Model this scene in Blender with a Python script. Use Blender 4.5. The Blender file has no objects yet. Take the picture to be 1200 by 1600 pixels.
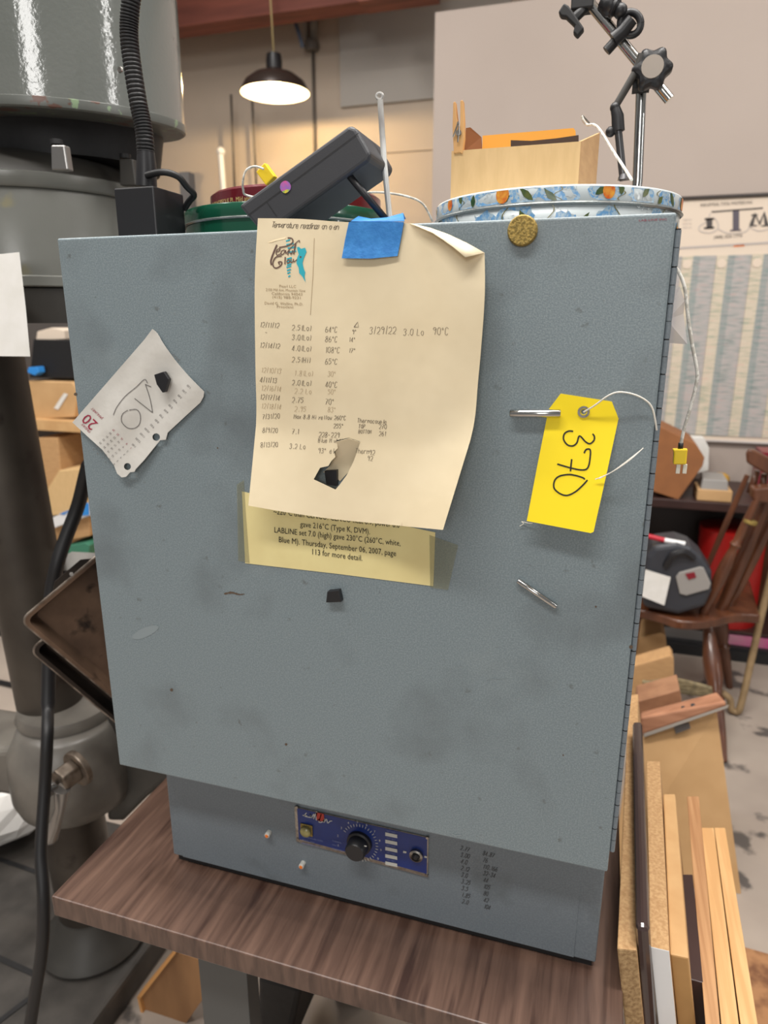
import bpy, bmesh, math, random
import numpy as np
from mathutils import Vector, Matrix
from mathutils.geometry import delaunay_2d_cdt
random.seed(7)
C = bpy.context.scene.collection
PI = math.pi

# ------------------------------------------------------------------ camera model (metres, +X along the oven front, +Y into the room)
F_PX, PITCH, YAW, CAMY, CAMZ = 1076.0, math.atan(299/1076.0), math.radians(17.4), -0.64, 1.4815
cp, sp, cyw, syw = math.cos(PITCH), math.sin(PITCH), math.cos(YAW), math.sin(YAW)
CAM = Vector((0, CAMY, CAMZ))
def ray(px, py):
    x = px-600; z = F_PX*cp+(800-py)*sp; u = -F_PX*sp+(800-py)*cp
    return Vector((cyw*x-syw*z, syw*x+cyw*z, u))
def Yp(px, py, Y):
    v = ray(px, py); return CAM+v*((Y-CAMY)/v.y)
def Zp(px, py, Z):
    v = ray(px, py); return CAM+v*((Z-CAMZ)/v.z)
def proj(p):
    d = Vector(p)-CAM
    x = d.x*cyw+d.y*syw; z0 = -d.x*syw+d.y*cyw
    z = z0*cp-d.z*sp; u = z0*sp+d.z*cp
    return (600+F_PX*x/z, 800-F_PX*u/z, z)

cam = bpy.data.cameras.new('camera'); co = bpy.data.objects.new('camera', cam); C.objects.link(co)
cam.sensor_fit = 'VERTICAL'; cam.sensor_height = 36; cam.lens = F_PX/1600*36
co.location = CAM; co.rotation_euler = (PI/2-PITCH, 0, YAW)
cam.clip_start = .02
cam.dof.use_dof = True; cam.dof.focus_distance = .68; cam.dof.aperture_fstop = 6.3
bpy.context.scene.camera = co

# ------------------------------------------------------------------ materials
def lin(c):
    return tuple((v/12.92 if v <= .04045 else ((v+.055)/1.055)**2.4) for v in [k/255 for k in c])
MATS = {}
def mat(name, rgb, rough=.5, metal=0, rgb2=None, scale=20, stretch=(1,1,1), contrast=(.35,.65), bump=0, bscale=None,
        spec=.5, emit=None, estr=0, detail=4, trans=0, alpha=1, coat=0, spots=None, distortion=0):
    if name in MATS: return MATS[name]
    m = bpy.data.materials.new(name); m.use_nodes = True; nt = m.node_tree; b = nt.nodes['Principled BSDF']
    b.inputs['Base Color'].default_value = (*lin(rgb), 1)
    b.inputs['Roughness'].default_value = rough; b.inputs['Metallic'].default_value = metal
    b.inputs['Specular IOR Level'].default_value = spec
    b.inputs['Coat Weight'].default_value = coat
    if trans: b.inputs['Transmission Weight'].default_value = trans
    if alpha < 1: b.inputs['Alpha'].default_value = alpha
    if emit: b.inputs['Emission Color'].default_value = (*lin(emit), 1); b.inputs['Emission Strength'].default_value = estr
    tc = nt.nodes.new('ShaderNodeTexCoord'); mp = nt.nodes.new('ShaderNodeMapping'); mp.inputs['Scale'].default_value = stretch
    nt.links.new(tc.outputs['Object'], mp.inputs['Vector'])
    last = None
    if rgb2:
        n = nt.nodes.new('ShaderNodeTexNoise'); n.inputs['Scale'].default_value = scale; n.inputs['Detail'].default_value = detail
        n.inputs['Distortion'].default_value = distortion
        nt.links.new(mp.outputs[0], n.inputs['Vector'])
        r = nt.nodes.new('ShaderNodeValToRGB'); r.color_ramp.elements[0].position = contrast[0]; r.color_ramp.elements[1].position = contrast[1]
        r.color_ramp.elements[0].color = (*lin(rgb), 1); r.color_ramp.elements[1].color = (*lin(rgb2), 1)
        nt.links.new(n.outputs['Fac'], r.inputs['Fac']); last = r.outputs[0]
    for (srgb, sscale, lo, hi) in (spots or []):
        n = nt.nodes.new('ShaderNodeTexNoise'); n.inputs['Scale'].default_value = sscale; n.inputs['Detail'].default_value = 5
        nt.links.new(mp.outputs[0], n.inputs['Vector'])
        r = nt.nodes.new('ShaderNodeMapRange'); r.inputs['From Min'].default_value = lo; r.inputs['From Max'].default_value = hi
        nt.links.new(n.outputs['Fac'], r.inputs['Value'])
        x = nt.nodes.new('ShaderNodeMix'); x.data_type = 'RGBA'
        nt.links.new(r.outputs[0], x.inputs[0])
        if last: nt.links.new(last, x.inputs[6])
        else: x.inputs[6].default_value = (*lin(rgb), 1)
        x.inputs[7].default_value = (*lin(srgb), 1); last = x.outputs[2]
    if last: nt.links.new(last, b.inputs['Base Color'])
    if bump:
        n = nt.nodes.new('ShaderNodeTexNoise'); n.inputs['Scale'].default_value = bscale or scale; n.inputs['Detail'].default_value = 3
        nt.links.new(mp.outputs[0], n.inputs['Vector'])
        bp = nt.nodes.new('ShaderNodeBump'); bp.inputs['Strength'].default_value = bump; bp.inputs['Distance'].default_value = .002
        nt.links.new(n.outputs['Fac'], bp.inputs['Height']); nt.links.new(bp.outputs[0], b.inputs['Normal']); nt.links.new(bp.outputs[0], b.inputs['Coat Normal'])
    MATS[name] = m
    return m
M = dict(
 door=mat('blue_grey_hammered_paint', (115,128,134), .42, rgb2=(133,145,149), scale=650, contrast=(.42,.62), bump=.12, bscale=900,
          spots=[((96,104,108), 7, .54, .8), ((138,148,150), 5, .58, .8), ((88,92,90), 70, .66, .78), ((104,88,70), 34, .74, .8)]),
 body=mat('shaded_oven_grey', (106,115,122), .4, rgb2=(115,124,130), scale=500, contrast=(.42,.62), bump=.06, bscale=800,  # grey darkened, the door overhang's shade put into the paint
          spots=[((90,97,100), 14, .6, .8), ((80,76,70), 70, .72, .8)]),
 dark=mat('dark_gap_metal', (30,30,31), .6), blackp=mat('black_plastic', (28,28,31), .42), blackm=mat('black_matte', (16,16,18), .6, rgb2=(24,24,26), scale=90),
 rubber=mat('black_rubber', (20,20,22), .5), meter=mat('charcoal_plastic', (56,57,61), .5, bump=.05, bscale=900),
 chrome=mat('chrome', (190,190,188), .16, 1), steel=mat('brushed_steel', (170,166,160), .3, 1, rgb2=(140,136,130), scale=200), brass=mat('gold_metal', (176,150,84), .55, .6, rgb2=(130,112,62), scale=500, contrast=(.4,.6), bump=.5, bscale=500),
 walnut=mat('walnut_laminate', (70,51,43), .36, rgb2=(107,83,71), scale=26, stretch=(3.2,.22,.5), contrast=(.3,.68), detail=9, distortion=.6,
            spots=[((58,40,34), 20, .58, .72)]),
 paper=mat('cream_paper', (226,211,179), .75, rgb2=(218,202,169), scale=14, bump=.35, bscale=22), yellowpaper=mat('pale_yellow_paper', (232,218,158), .7, rgb2=(224,208,148), scale=20),
 white=mat('white_paper', (222,220,216), .7, rgb2=(214,212,206), scale=30), calpaper=mat('off_white_paper', (208,206,200), .75, rgb2=(196,193,186), scale=22, bump=.3, bscale=60),
 tag=mat('bright_yellow_card', (250,222,14), .6), pen=mat('pen_ink', (104,93,78), .7), pencil=mat('pencil_grey', (104,100,98), .7), black_ink=mat('black_ink', (14,14,14), .6),
 faint=mat('faint_brown_ink', (166,146,116), .7), red_ink=mat('dark_red_ink', (150,30,60), .6), teal=mat('teal_ink', (40,168,184), .6), brown_ink=mat('brown_ink', (98,74,66), .6),
 bluetape=mat('blue_masking_tape', (40,118,190), .6, rgb2=(54,134,205), scale=120, bump=.2, bscale=300),
 blueplate=mat('blue_enamel', (22,42,104), .35, rgb2=(26,50,118), scale=40), platewhite=mat('plate_white', (190,190,184), .5), amber=mat('amber_lens', (170,160,104), .25, rgb2=(120,112,70), scale=60),
 orange=mat('orange_plastic', (230,120,40), .5), red=mat('red_plastic', (150,22,20), .35), redlogo=mat('logo_red', (170,52,40), .5),
 green=mat('dark_green_tin', (16,74,54), .22, coat=.4), maroon=mat('maroon_tin', (96,22,32), .22, coat=.4), gold_ink=mat('gold_ink', (196,170,110), .5),
 tinwhite=mat('tin_white', (186,194,196), .34, coat=.2), tinblue=mat('tin_blue', (104,156,202), .3, rgb2=(168,190,204), scale=300, contrast=(.42,.58)), leaf=mat('tin_leaf', (44,74,46), .3, rgb2=(92,100,50), scale=120),
 flower=mat('tin_flower', (196,84,36), .3, rgb2=(222,160,60), scale=150), vine=mat('tin_vine', (116,112,70), .3), metalrim=mat('rolled_tin_edge', (150,154,152), .25, .7),
 cardboard=mat('cardboard', (190,150,104), .8, rgb2=(180,140,96), scale=30, stretch=(1,1,4)), cardlight=mat('light_cardboard', (212,178,128), .8, rgb2=(204,170,120), scale=30, stretch=(5,1,1)),
 cardbrown=mat('brown_cardboard', (146,94,54), .75, rgb2=(134,86,50), scale=12), cardtan=mat('tan_cardboard', (196,158,112), .8, rgb2=(186,148,102), scale=9),
 envelope=mat('orange_envelope', (240,170,62), .6), lightwood=mat('light_wood', (206,158,100), .6, rgb2=(186,136,82), scale=30, stretch=(1,1,.15)),
 glass=mat('glass_tube', (216,216,212), .12, spec=.8, rgb2=(150,146,142), scale=40, stretch=(1,1,.4)), wirewhite=mat('white_wire', (226,224,216), .5, rgb2=(190,186,176), scale=180, contrast=(.45,.55)),
 yplug=mat('yellow_plastic', (236,202,40), .4), string=mat('cotton_string', (220,216,206), .8), cleartape=mat('clear_tape', (150,150,120), .25, alpha=.22), plasticbag=mat('clear_plastic', (210,205,205), .15, alpha=.5),
 press=mat('machine_grey_paint', (114,115,110), .3, rgb2=(102,103,98), scale=5, bump=.06, bscale=160, spots=[((118,114,92), 12, .68, .74)]),
 pressbell=mat('grey_gloss_paint', (116,119,115), .13, coat=.7, rgb2=(106,110,106), scale=4, bump=.16, bscale=170, spots=[((84,88,86), 30, .7, .74)]),
 chip=mat('chipped_rim_paint', (96,99,95), .35, rgb2=(96,68,58), scale=26, contrast=(.6,.62), spots=[((128,148,118), 40, .63, .65)]),
 greenpaint=mat('old_green_paint', (50,60,47), .5), column=mat('oily_steel_column', (76,70,63), .42, .4, rgb2=(52,46,41), scale=6, contrast=(.35,.7), spots=[((44,36,32), 16, .6, .7)]),
 casting=mat('painted_casting', (116,112,105), .36, rgb2=(92,88,83), scale=9, bump=.08, bscale=80), presshadow=mat('dark_shaded_casting', (64,62,58), .5, rgb2=(52,50,47), scale=9),  # second grey is the casting with shade put into it, also dark fittings
 trayrim=mat('worn_tray_rim', (150,140,130), .35, .7, rgb2=(96,86,78), scale=60), tray=mat('burnt_baking_steel', (122,98,80), .36, .4, rgb2=(74,58,48), scale=14, contrast=(.3,.7), spots=[((34,27,23), 26, .6, .72)]), traydark=mat('dark_baking_steel', (62,55,50), .34, .5, rgb2=(44,39,36), scale=14),
 floor=mat('stained_concrete', (172,160,148), .6, rgb2=(150,138,128), scale=2.2, bump=.1, bscale=30, spots=[((88,82,78), 5.5, .57, .62)]),
 wall=mat('beige_wall', (175,162,153), .8, rgb2=(169,156,147), scale=1.2), wallback=mat('cream_wall', (202,186,168), .8, rgb2=(196,180,162), scale=1.5), wallpanel=mat('grey_panel', (186,180,172), .8),
 beam=mat('red_brown_timber', (138,78,64), .7, rgb2=(110,60,50), scale=8, stretch=(.2,2,2)), shade=mat('bronze_shade', (58,48,44), .35, .3), shadein=mat('white_enamel', (236,230,210), .4),
 bulb=mat('lit_bulb', (255,235,170), .5, emit=(255,216,140), estr=26), darkwood=mat('dark_brown_laminate', (58,36,32), .4, rgb2=(48,30,27), scale=8), chairwood=mat('varnished_chair_wood', (98,58,36), .34, rgb2=(72,40,25), scale=18, stretch=(1,1,.2), coat=.3),
 particle=mat('particle_board', (200,162,116), .8, rgb2=(176,136,92), scale=260, contrast=(.35,.65), bump=.3, bscale=260), pboardedge=mat('particle_board_raw', (176,146,104), .85, rgb2=(138,108,72), scale=220, contrast=(.35,.65), bump=.4, bscale=220),
 brownlam=mat('dark_brown_edge_band', (62,48,46), .22, coat=.3), whitelam=mat('white_melamine', (226,226,226), .3), mdf=mat('mdf_edge', (204,164,114), .7, rgb2=(194,152,102), scale=20),
 mdfface=mat('mdf_end', (178,138,86), .7, rgb2=(168,128,78), scale=20), pine=mat('pine_plank', (222,182,128), .55, rgb2=(204,158,104), scale=16, stretch=(6,.25,1.5), contrast=(.4,.6), detail=6), pineshaded=mat('shaded_pine_moulding', (192,148,104), .55, rgb2=(164,118,78), scale=20, stretch=(8,.2,2)),  # last pine carries the plank's shade in its darker tone
 redwood=mat('reddish_wood', (186,134,104), .6, rgb2=(162,112,84), scale=20, stretch=(.3,1,2)), ply=mat('plywood', (160,118,78), .65, rgb2=(126,90,58), scale=10, stretch=(1,1,.25)), plyedge=mat('plywood_edge', (206,150,90), .7),
 legsteel=mat('dark_grey_steel', (74,76,76), .45), device=mat('charcoal_device', (48,50,56), .45), grey=mat('grey_panel_plastic', (142,138,134), .5), darkred=mat('dark_red_display', (120,20,36), .3),
 straw=mat('cane_bamboo', (150,126,92), .6, rgb2=(130,108,78), scale=30), pink=mat('magenta_print', (166,128,136), .7, rgb2=(178,62,124), scale=5), shelfgrey=mat('shelf_grey', (84,80,78), .5), bluebox=mat('blue_print', (48,134,210), .5), greentrim=mat('green_print', (60,120,96), .6),
 bagwhite=mat('white_plastic', (232,230,226), .35, bump=.3, bscale=14), nutsteel=mat('worn_steel_nut', (140,128,116), .4, .7, rgb2=(110,98,86), scale=60), leversteel=mat('worn_steel_lever', (150,148,146), .28, .8),
 posterpaper=mat('poster_paper', (216,200,182), .6), poster_dark=mat('poster_dark_print', (70,64,62), .6), poster_grey=mat('poster_grey_print', (176,168,164), .6), postericol=mat('poster_purple_print', (84,78,88), .6),
 osb=mat('brown_osb', (160,116,78), .8, rgb2=(112,74,48), scale=22, contrast=(.4,.6)), pinksticker=mat('pink_sticker', (226,90,150), .4, rgb2=(120,110,190), scale=120), rain=mat('sticker_green', (110,170,110), .4, rgb2=(220,200,60), scale=260),
 hose=mat('blue_grey_hose', (84,96,116), .5), conduit=mat('grey_conduit', (150,140,128), .5), conduitdark=mat('dark_conduit', (104,96,88), .5), lampcord=mat('tan_lamp_cord', (190,170,120), .6),
)

# ------------------------------------------------------------------ mesh builder
class MB:
    def __init__(s): s.v=[]; s.f=[]; s.m=[]; s.s=[]
    def add(s, vs, fs, mi=0, smooth=False):
        o=len(s.v); s.v += [tuple(v) for v in vs]
        for f in fs: s.f.append([o+i for i in f]); s.m.append(mi); s.s.append(smooth)
        return s
    def hexa(s, p, mi=0):   # p: 4 bottom, 4 top (same order)
        return s.add(p, [(3,2,1,0),(4,5,6,7),(0,1,5,4),(1,2,6,5),(2,3,7,6),(3,0,4,7)], mi)
    def box(s, a, b, mi=0, rz=0, piv=None):
        x0,y0,z0=a; x1,y1,z1=b
        P=[Vector(q) for q in ((x0,y0,z0),(x1,y0,z0),(x1,y1,z0),(x0,y1,z0),(x0,y0,z1),(x1,y0,z1),(x1,y1,z1),(x0,y1,z1))]
        if rz:
            pv=Vector(piv) if piv else Vector(((x0+x1)/2,(y0+y1)/2,z0)); R=Matrix.Rotation(rz,3,'Z'); P=[R@(q-pv)+pv for q in P]
        return s.hexa(P, mi)
    def prism(s, poly, d, mi=0, smooth=False):
        n=len(poly); d=Vector(d); A=[Vector(p) for p in poly]
        s.add(A+[a+d for a in A], [tuple(range(n))[::-1], tuple(range(n,2*n))], mi)
        o=len(s.v)-2*n
        for i in range(n): s.f.append([o+i,o+(i+1)%n,o+n+(i+1)%n,o+n+i]); s.m.append(mi); s.s.append(smooth)
        return s
    def ring(s, rings, mi=0, closed=False, caps=True, smooth=True):
        n=len(rings[0]); o=len(s.v)
        for r in rings: s.v += [tuple(q) for q in r]
        k=len(rings)
        for i in range(k if closed else k-1):
            for j in range(n):
                a=o+i*n+j; b=o+i*n+(j+1)%n; c=o+((i+1)%k)*n+(j+1)%n; d=o+((i+1)%k)*n+j
                s.f.append([a,b,c,d]); s.m.append(mi); s.s.append(smooth)
        if caps and not closed:
            s.f.append([o+j for j in range(n)][::-1]); s.m.append(mi); s.s.append(False)
            s.f.append([o+(k-1)*n+j for j in range(n)]); s.m.append(mi); s.s.append(False)
        return s
    def tube(s, pts, r, n=10, mi=0, caps=True):
        P=[Vector(p) for p in pts]; R=r if isinstance(r,(list,tuple)) else [r]*len(P)
        rings=[]; up=None
        for i,p in enumerate(P):
            t=(P[min(i+1,len(P)-1)]-P[max(i-1,0)]).normalized()
            if up is None: up=t.orthogonal().normalized()
            up=(up-t*up.dot(t)); up=up.normalized() if up.length>1e-6 else t.orthogonal().normalized()
            w=t.cross(up); rings.append([p+(up*math.cos(a)+w*math.sin(a))*R[i] for a in [2*PI*k/n for k in range(n)]])
        return s.ring(rings, mi, caps=caps)
    def lathe(s, prof, c, axis=(0,0,1), n=40, mi=0, caps=True, smooth=True):
        ax=Vector(axis).normalized(); u=ax.orthogonal().normalized(); w=ax.cross(u); c=Vector(c)
        rings=[[c+ax*h+(u*math.cos(a)+w*math.sin(a))*max(r,1e-5) for a in [2*PI*k/n for k in range(n)]] for r,h in prof]
        return s.ring(rings, mi, caps=caps, smooth=smooth)
    def ball(s, c, r, n=14, mi=0, sc=(1,1,1)):
        c=Vector(c); k=n//2
        rings=[[c+Vector((sc[0]*r*math.sin(t)*math.cos(a),sc[1]*r*math.sin(t)*math.sin(a),-sc[2]*r*math.cos(t))) for a in [2*PI*j/n for j in range(n)]] for t in [PI*(i+.02)/(k+.04) for i in range(k+1)]]
        return s.ring(rings, mi)
    def build(s, name, mats, parent=None, bevel=0, base=None, seg=2, solid=0, fixn=True):
        me=bpy.data.meshes.new(name)
        org=Vector((0,0,0))
        if base is not None: org=Vector(base)
        me.from_pydata([tuple(Vector(v)-org) for v in s.v], [], s.f); me.update()
        mats=mats if isinstance(mats,(list,tuple)) else [mats]
        for m in mats: me.materials.append(M[m] if isinstance(m,str) else m)
        for p,mi,sm in zip(me.polygons,s.m,s.s): p.material_index=mi; p.use_smooth=sm
        if fixn:
            bm=bmesh.new(); bm.from_mesh(me); bmesh.ops.recalc_face_normals(bm, faces=bm.faces)
            for e in bm.edges:
                if len(e.link_faces)==2 and e.calc_face_angle(0)>.75: e.smooth=False
            bm.to_mesh(me); bm.free()
        o=bpy.data.objects.new(name, me); C.objects.link(o); o.location=org
        if bevel:
            b=o.modifiers.new('bevel','BEVEL'); b.width=bevel; b.segments=seg; b.limit_method='ANGLE'; b.angle_limit=math.radians(35)
        if solid:
            b=o.modifiers.new('thickness','SOLIDIFY'); b.thickness=solid; b.offset=0
        if parent is not None: adopt(o, parent)
        return o
def wmat(o):
    m=Matrix.LocRotScale(o.location,o.rotation_euler,o.scale)
    return wmat(o.parent)@o.matrix_parent_inverse@m if o.parent else m
def adopt(o, p):
    o.parent=p; o.matrix_parent_inverse=wmat(p).inverted()
def tag(o, label=None, cat=None, group=None, kind=None):
    if label: o['label']=label
    if cat: o['category']=cat
    if group: o['group']=group
    if kind: o['kind']=kind
    return o
def thing(name, loc, label, cat, group=None):
    o=bpy.data.objects.new(name, None); o.empty_display_size=.05; C.objects.link(o); o.location=loc
    return tag(o,label,cat,group)
def copy_tree(o, delta, parent=None):
    c=o.copy(); C.objects.link(c)
    if parent is not None: c.parent=parent
    else: c.location=Vector(o.location)+Vector(delta)
    for ch in list(o.children): copy_tree(ch, delta, c)
    return c
def spline(pts, k=6):
    P=[Vector(p) for p in pts]; out=[]
    for i in range(len(P)-1):
        a=P[max(i-1,0)]; b=P[i]; c=P[i+1]; d=P[min(i+2,len(P)-1)]
        for j in range(k):
            t=j/k; out.append(.5*((2*b)+(c-a)*t+(2*a-5*b+4*c-d)*t*t+(3*b-a-3*c+d)*t**3))
    return out+[P[-1]]
def sp2(pts,k=5):
    return [(q.x,q.y) for q in spline([(a,b,0) for a,b in pts],k)]

# ------------------------------------------------------------------ thin printed things: drawn in photo pixels, lifted to their own surface
FONT={'0':["1002042638484641301 0".replace(' ','')],}
def G(*s): return [[(int(a[i]),int(a[i+1])) for i in range(0,len(a),2)] for a in s]
# single-stroke pen alphabet, x 0-4, y 0-6 (baseline 0), descenders folded in
PENJ=.12
PEN={'0':G('1001051626454430211010'[:0]+'20110105163645413020'),'1':G('1526','2620')if 0 else G('152620'),'2':G('0516364544000040')if 0 else G('05163645430040'),
'3':G('05163645342333423010 01'.replace(' ','')),'4':G('360141','3630'),'5':G('46060414344231100 1'.replace(' ','')),'6':G('36150201103041433303'),'7':G('064610','1333'),
'8':G('23140516364534230201103041342 3'.replace(' ','').replace('342 3','3423')),'9':G('4534140516364530'),'/':G('1027'),'.':G('20212 0'.replace(' ','')),'-':G('0333'),'(':G('3625213 0'.replace(' ','')),')':G('16252110'),
'C':G('45361605011 03041'.replace(' ','')),'L':G('060040'),'o':G('20110214344341302 0'.replace(' ','')),'H':G('0600','4640','0343'),'i':G('2420','2526'),'M':G('0006234640'),'a':G('44240211304144','4140'),'x':G('0440','4400'),
'y':G('0422','440 0'.replace(' ','')),'e':G('0242 3424031 030'.replace(' ','').replace('424031030','') or '02423414020 13040'.replace(' ','')) if 0 else G('024234140201103041'),'l':G('2620'),'w':G('0410223044'),'T':G('0646','2620'),'h':G('0600','0314344140'),'r':G('0400','03143444'),
'm':G('0400','031423','20','2334444 0'.replace(' ','')),'c':G('4334140201103041'),'u':G('0401103041','4440'),'p':G('0400','0414334231 01'.replace(' ','')),'O':G('20020415364543413 020'.replace(' ','')),'P':G('0006365453302'[:0]+'00063645342303'),'B':G('00063645342303','233442300 0'.replace(' ','')),
't':G('2620304 1'.replace(' ',''),'1444'),'"':G('1516','3536'),'^':G('054500'[:0]+'00264000')if 0 else G('004036 00'.replace(' ','')),'n':G('0400','0314344340'),'g':G('4414021041','444000'),'s':G('44140333303100'[:0]+'4414033331 00'.replace(' ','')),'d':G('4640','4334140201103041'),
'b':G('0600','0314344341301 001'.replace(' ','')),',':G('2110'),'f':G('46352520','1333'),'I':G('2620'),'°':G('14251605 14'.replace(' ','')),'N':G('00064046'),'V':G('062046'),'E':G('46060040','0333'),'D':G('000636451'[:0]+'0006264442200 0'.replace(' ','')),'k':G('0600','430240')}
def pen_text(s, x, y, h, ang=0, slant=.15, adv=1.14, jit=.14):
    """polylines in pixels for handwriting starting at (x,y), height h"""
    out=[]; k=h/6; ca,sa=math.cos(ang),math.sin(ang); cx=0
    for ch in s:
        if ch==' ': cx+=h*.45; continue
        gl=PEN.get(ch)
        w=h*.54*adv
        if ch in '.,\'I1l/i()"°': w=h*.40*adv
        if gl:
            for pl in gl:
                q=[]
                for a,b in pl:
                    u=cx+a*k*.62+b*k*slant+random.uniform(-jit,jit)*k; v=b*k+random.uniform(-jit,jit)*k
                    q.append((x+u*ca+v*sa*1.0, y+u*sa-v*ca))
                out.append(q)
        cx+=w
    return out
def type_mesh(s, size=1, shear=0, align='LEFT'):
    cu=bpy.data.curves.new('t','FONT'); cu.body=s; cu.size=size; cu.shear=shear; cu.align_x=align; cu.resolution_u=2
    ob=bpy.data.objects.new('t',cu); C.objects.link(ob)
    dg=bpy.context.evaluated_depsgraph_get(); dg.update(); me=bpy.data.meshes.new_from_object(ob.evaluated_get(dg))
    vs=[(v.co.x,v.co.y) for v in me.vertices]; fs=[tuple(p.vertices) for p in me.polygons]
    C.objects.unlink(ob); bpy.data.objects.remove(ob); bpy.data.curves.remove(cu); bpy.data.meshes.remove(me)
    return vs,fs
def surf(off):                       # px -> point on plane Y = -off(px,py) (off: metres towards the viewer side of the oven door, may be a number)
    f=off if callable(off) else (lambda x,y: off)
    return lambda x,y,e=0: Yp(x,y,-(f(x,y)+e))
class Ink:
    def __init__(s, S, lift=.0005): s.S=S; s.mb=MB(); s.l=lift
    def line(s, pl, w, mi=0):
        pl=[p for i,p in enumerate(pl) if i==0 or (abs(p[0]-pl[i-1][0])+abs(p[1]-pl[i-1][1]))>.05]
        if len(pl)<2: return s
        W=w if isinstance(w,(list,tuple)) else [w]*len(pl); L=[];Rr=[]
        for i,p in enumerate(pl):
            a=pl[max(i-1,0)]; b=pl[min(i+1,len(pl)-1)]; dx,dy=b[0]-a[0],b[1]-a[1]; n=math.hypot(dx,dy) or 1
            ox,oy=-dy/n*W[i]/2,dx/n*W[i]/2
            L.append(s.S(p[0]+ox,p[1]+oy,s.l)); Rr.append(s.S(p[0]-ox,p[1]-oy,s.l))
        k=len(pl); s.mb.add(L+Rr,[(i,i+1,k+i+1,k+i) for i in range(k-1)],mi); return s
    def lines(s, pls, w, mi=0):
        for p in pls: s.line(p,w,mi)
        return s
    def poly(s, pts, mi=0, lift=0):
        s.mb.add([s.S(x,y,s.l+lift) for x,y in pts],[tuple(range(len(pts)))],mi); return s
    def disc(s, x, y, r, mi=0, n=20, ry=None, lift=0): return s.poly([(x+r*math.cos(a),y+(ry or r)*math.sin(a)) for a in [2*PI*i/n for i in range(n)]],mi,lift)
    def circ(s, x, y, r, w, mi=0, n=24, ry=None): return s.line([(x+r*math.cos(a),y+(ry or r)*math.sin(a)) for a in [2*PI*i/n for i in range(n+1)]],w,mi)
    def type(s, t, p, ex, ey, mi=0, shear=0, fit=None, align='LEFT'):   # p start px, ex/ey px vectors for one font unit
        vs,fs=type_mesh(t,1,shear,align)
        if not vs: return s
        k=1
        if fit: k=fit/(max(v[0] for v in vs)-min(v[0] for v in vs))
        s.mb.add([s.S(p[0]+a*k*ex[0]+b*ey[0],p[1]+a*k*ex[1]+b*ey[1],s.l) for a,b in vs],fs,mi); return s
    def build(s, name, mats, parent): return s.mb.build(name, mats, parent, fixn=False)
def inside(p, poly):
    x,y=p; c=False; j=len(poly)-1
    for i in range(len(poly)):
        xi,yi=poly[i]; xj,yj=poly[j]
        if (yi>y)!=(yj>y) and x<(xj-xi)*(y-yi)/(yj-yi)+xi: c=not c
        j=i
    return c
def sheet(name, outline, holes, S, m, parent=None, step=9, solid=.0003, base=None):
    """a thin sheet cut to an outline with holes, following surface S"""
    pts=[]; edges=[]
    for loop in [outline]+holes:
        o=len(pts); L=[]
        for i in range(len(loop)):
            a=loop[i]; b=loop[(i+1)%len(loop)]; k=max(1,int(math.hypot(b[0]-a[0],b[1]-a[1])/step))
            for j in range(k): L.append((a[0]+(b[0]-a[0])*j/k,a[1]+(b[1]-a[1])*j/k))
        pts+=L; edges+=[(o+i,o+(i+1)%len(L)) for i in range(len(L))]
    xs=[p[0] for p in outline]; ys=[p[1] for p in outline]
    y=min(ys)
    while y<max(ys):
        x=min(xs)
        while x<max(xs):
            if inside((x,y),outline) and not any(inside((x,y),h) for h in holes): pts.append((x+random.uniform(-1,1),y+random.uniform(-1,1)))
            x+=step
        y+=step
    v,_,f,_,_,_=delaunay_2d_cdt([Vector(p) for p in pts],edges,[],0,.01)
    keep=[]
    for t in f:
        c=(sum(v[i].x for i in t)/3,sum(v[i].y for i in t)/3)
        if inside(c,outline) and not any(inside(c,h) for h in holes): keep.append(tuple(t))
    used=sorted({i for t in keep for i in t}); mp={j:i for i,j in enumerate(used)}; keep=[tuple(mp[i] for i in t) for t in keep]
    fr=[S(v[i].x,v[i].y) for i in used]; n=len(fr); cnt={}
    for t in keep:
        for a,b in ((t[0],t[1]),(t[1],t[2]),(t[2],t[0])):
            if (b,a) in cnt: del cnt[(b,a)]
            else: cnt[(a,b)]=1
    nv=[Vector((0,0,0)) for _ in fr]
    for t in keep:
        c=(fr[t[1]]-fr[t[0]]).cross(fr[t[2]]-fr[t[0]])
        if c.dot(fr[t[0]]-CAM)<0: c=-c
        for i in t: nv[i]+=c
    bk=[p+q.normalized()*solid if q.length>0 else p for p,q in zip(fr,nv)]
    mb=MB(); mb.add(fr+bk,keep+[tuple(n+i for i in t[::-1]) for t in keep]+[(b,a,n+a,n+b) for a,b in cnt],0,True)
    return mb.build(name,m,parent,base=base)

# ------------------------------------------------------------------ the room
def struct(name, mb, m, **k): return tag(mb.build(name,m,**k),kind='structure')
FL=MB().box((-9,-3,-.1),(5,6,0)); struct('floor',FL,'floor')
struct('wall_back',MB().box((-9,5.2,0),(4,5.35,4.4)),'wallback')
struct('wall_right',MB().box((Yp(680,22,3.0).x,3.0,0),(3.4,3.12,Yp(690,18,3.0).z)),'wall')
struct('ceiling',MB().box((-9,-3,4.4),(5,6,4.5)),'wallback')
a=Yp(530,25,5.17); b=Yp(690,152,5.17)
struct('trim_1',MB().box((a.x,5.17,b.z),(b.x+.5,5.2,a.z)),'wallpanel')
a=Yp(590,240,5.19); struct('trim_2',MB().box((a.x,5.185,a.z),(a.x+1.6,5.2,a.z+.02)),'wallback')
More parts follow.
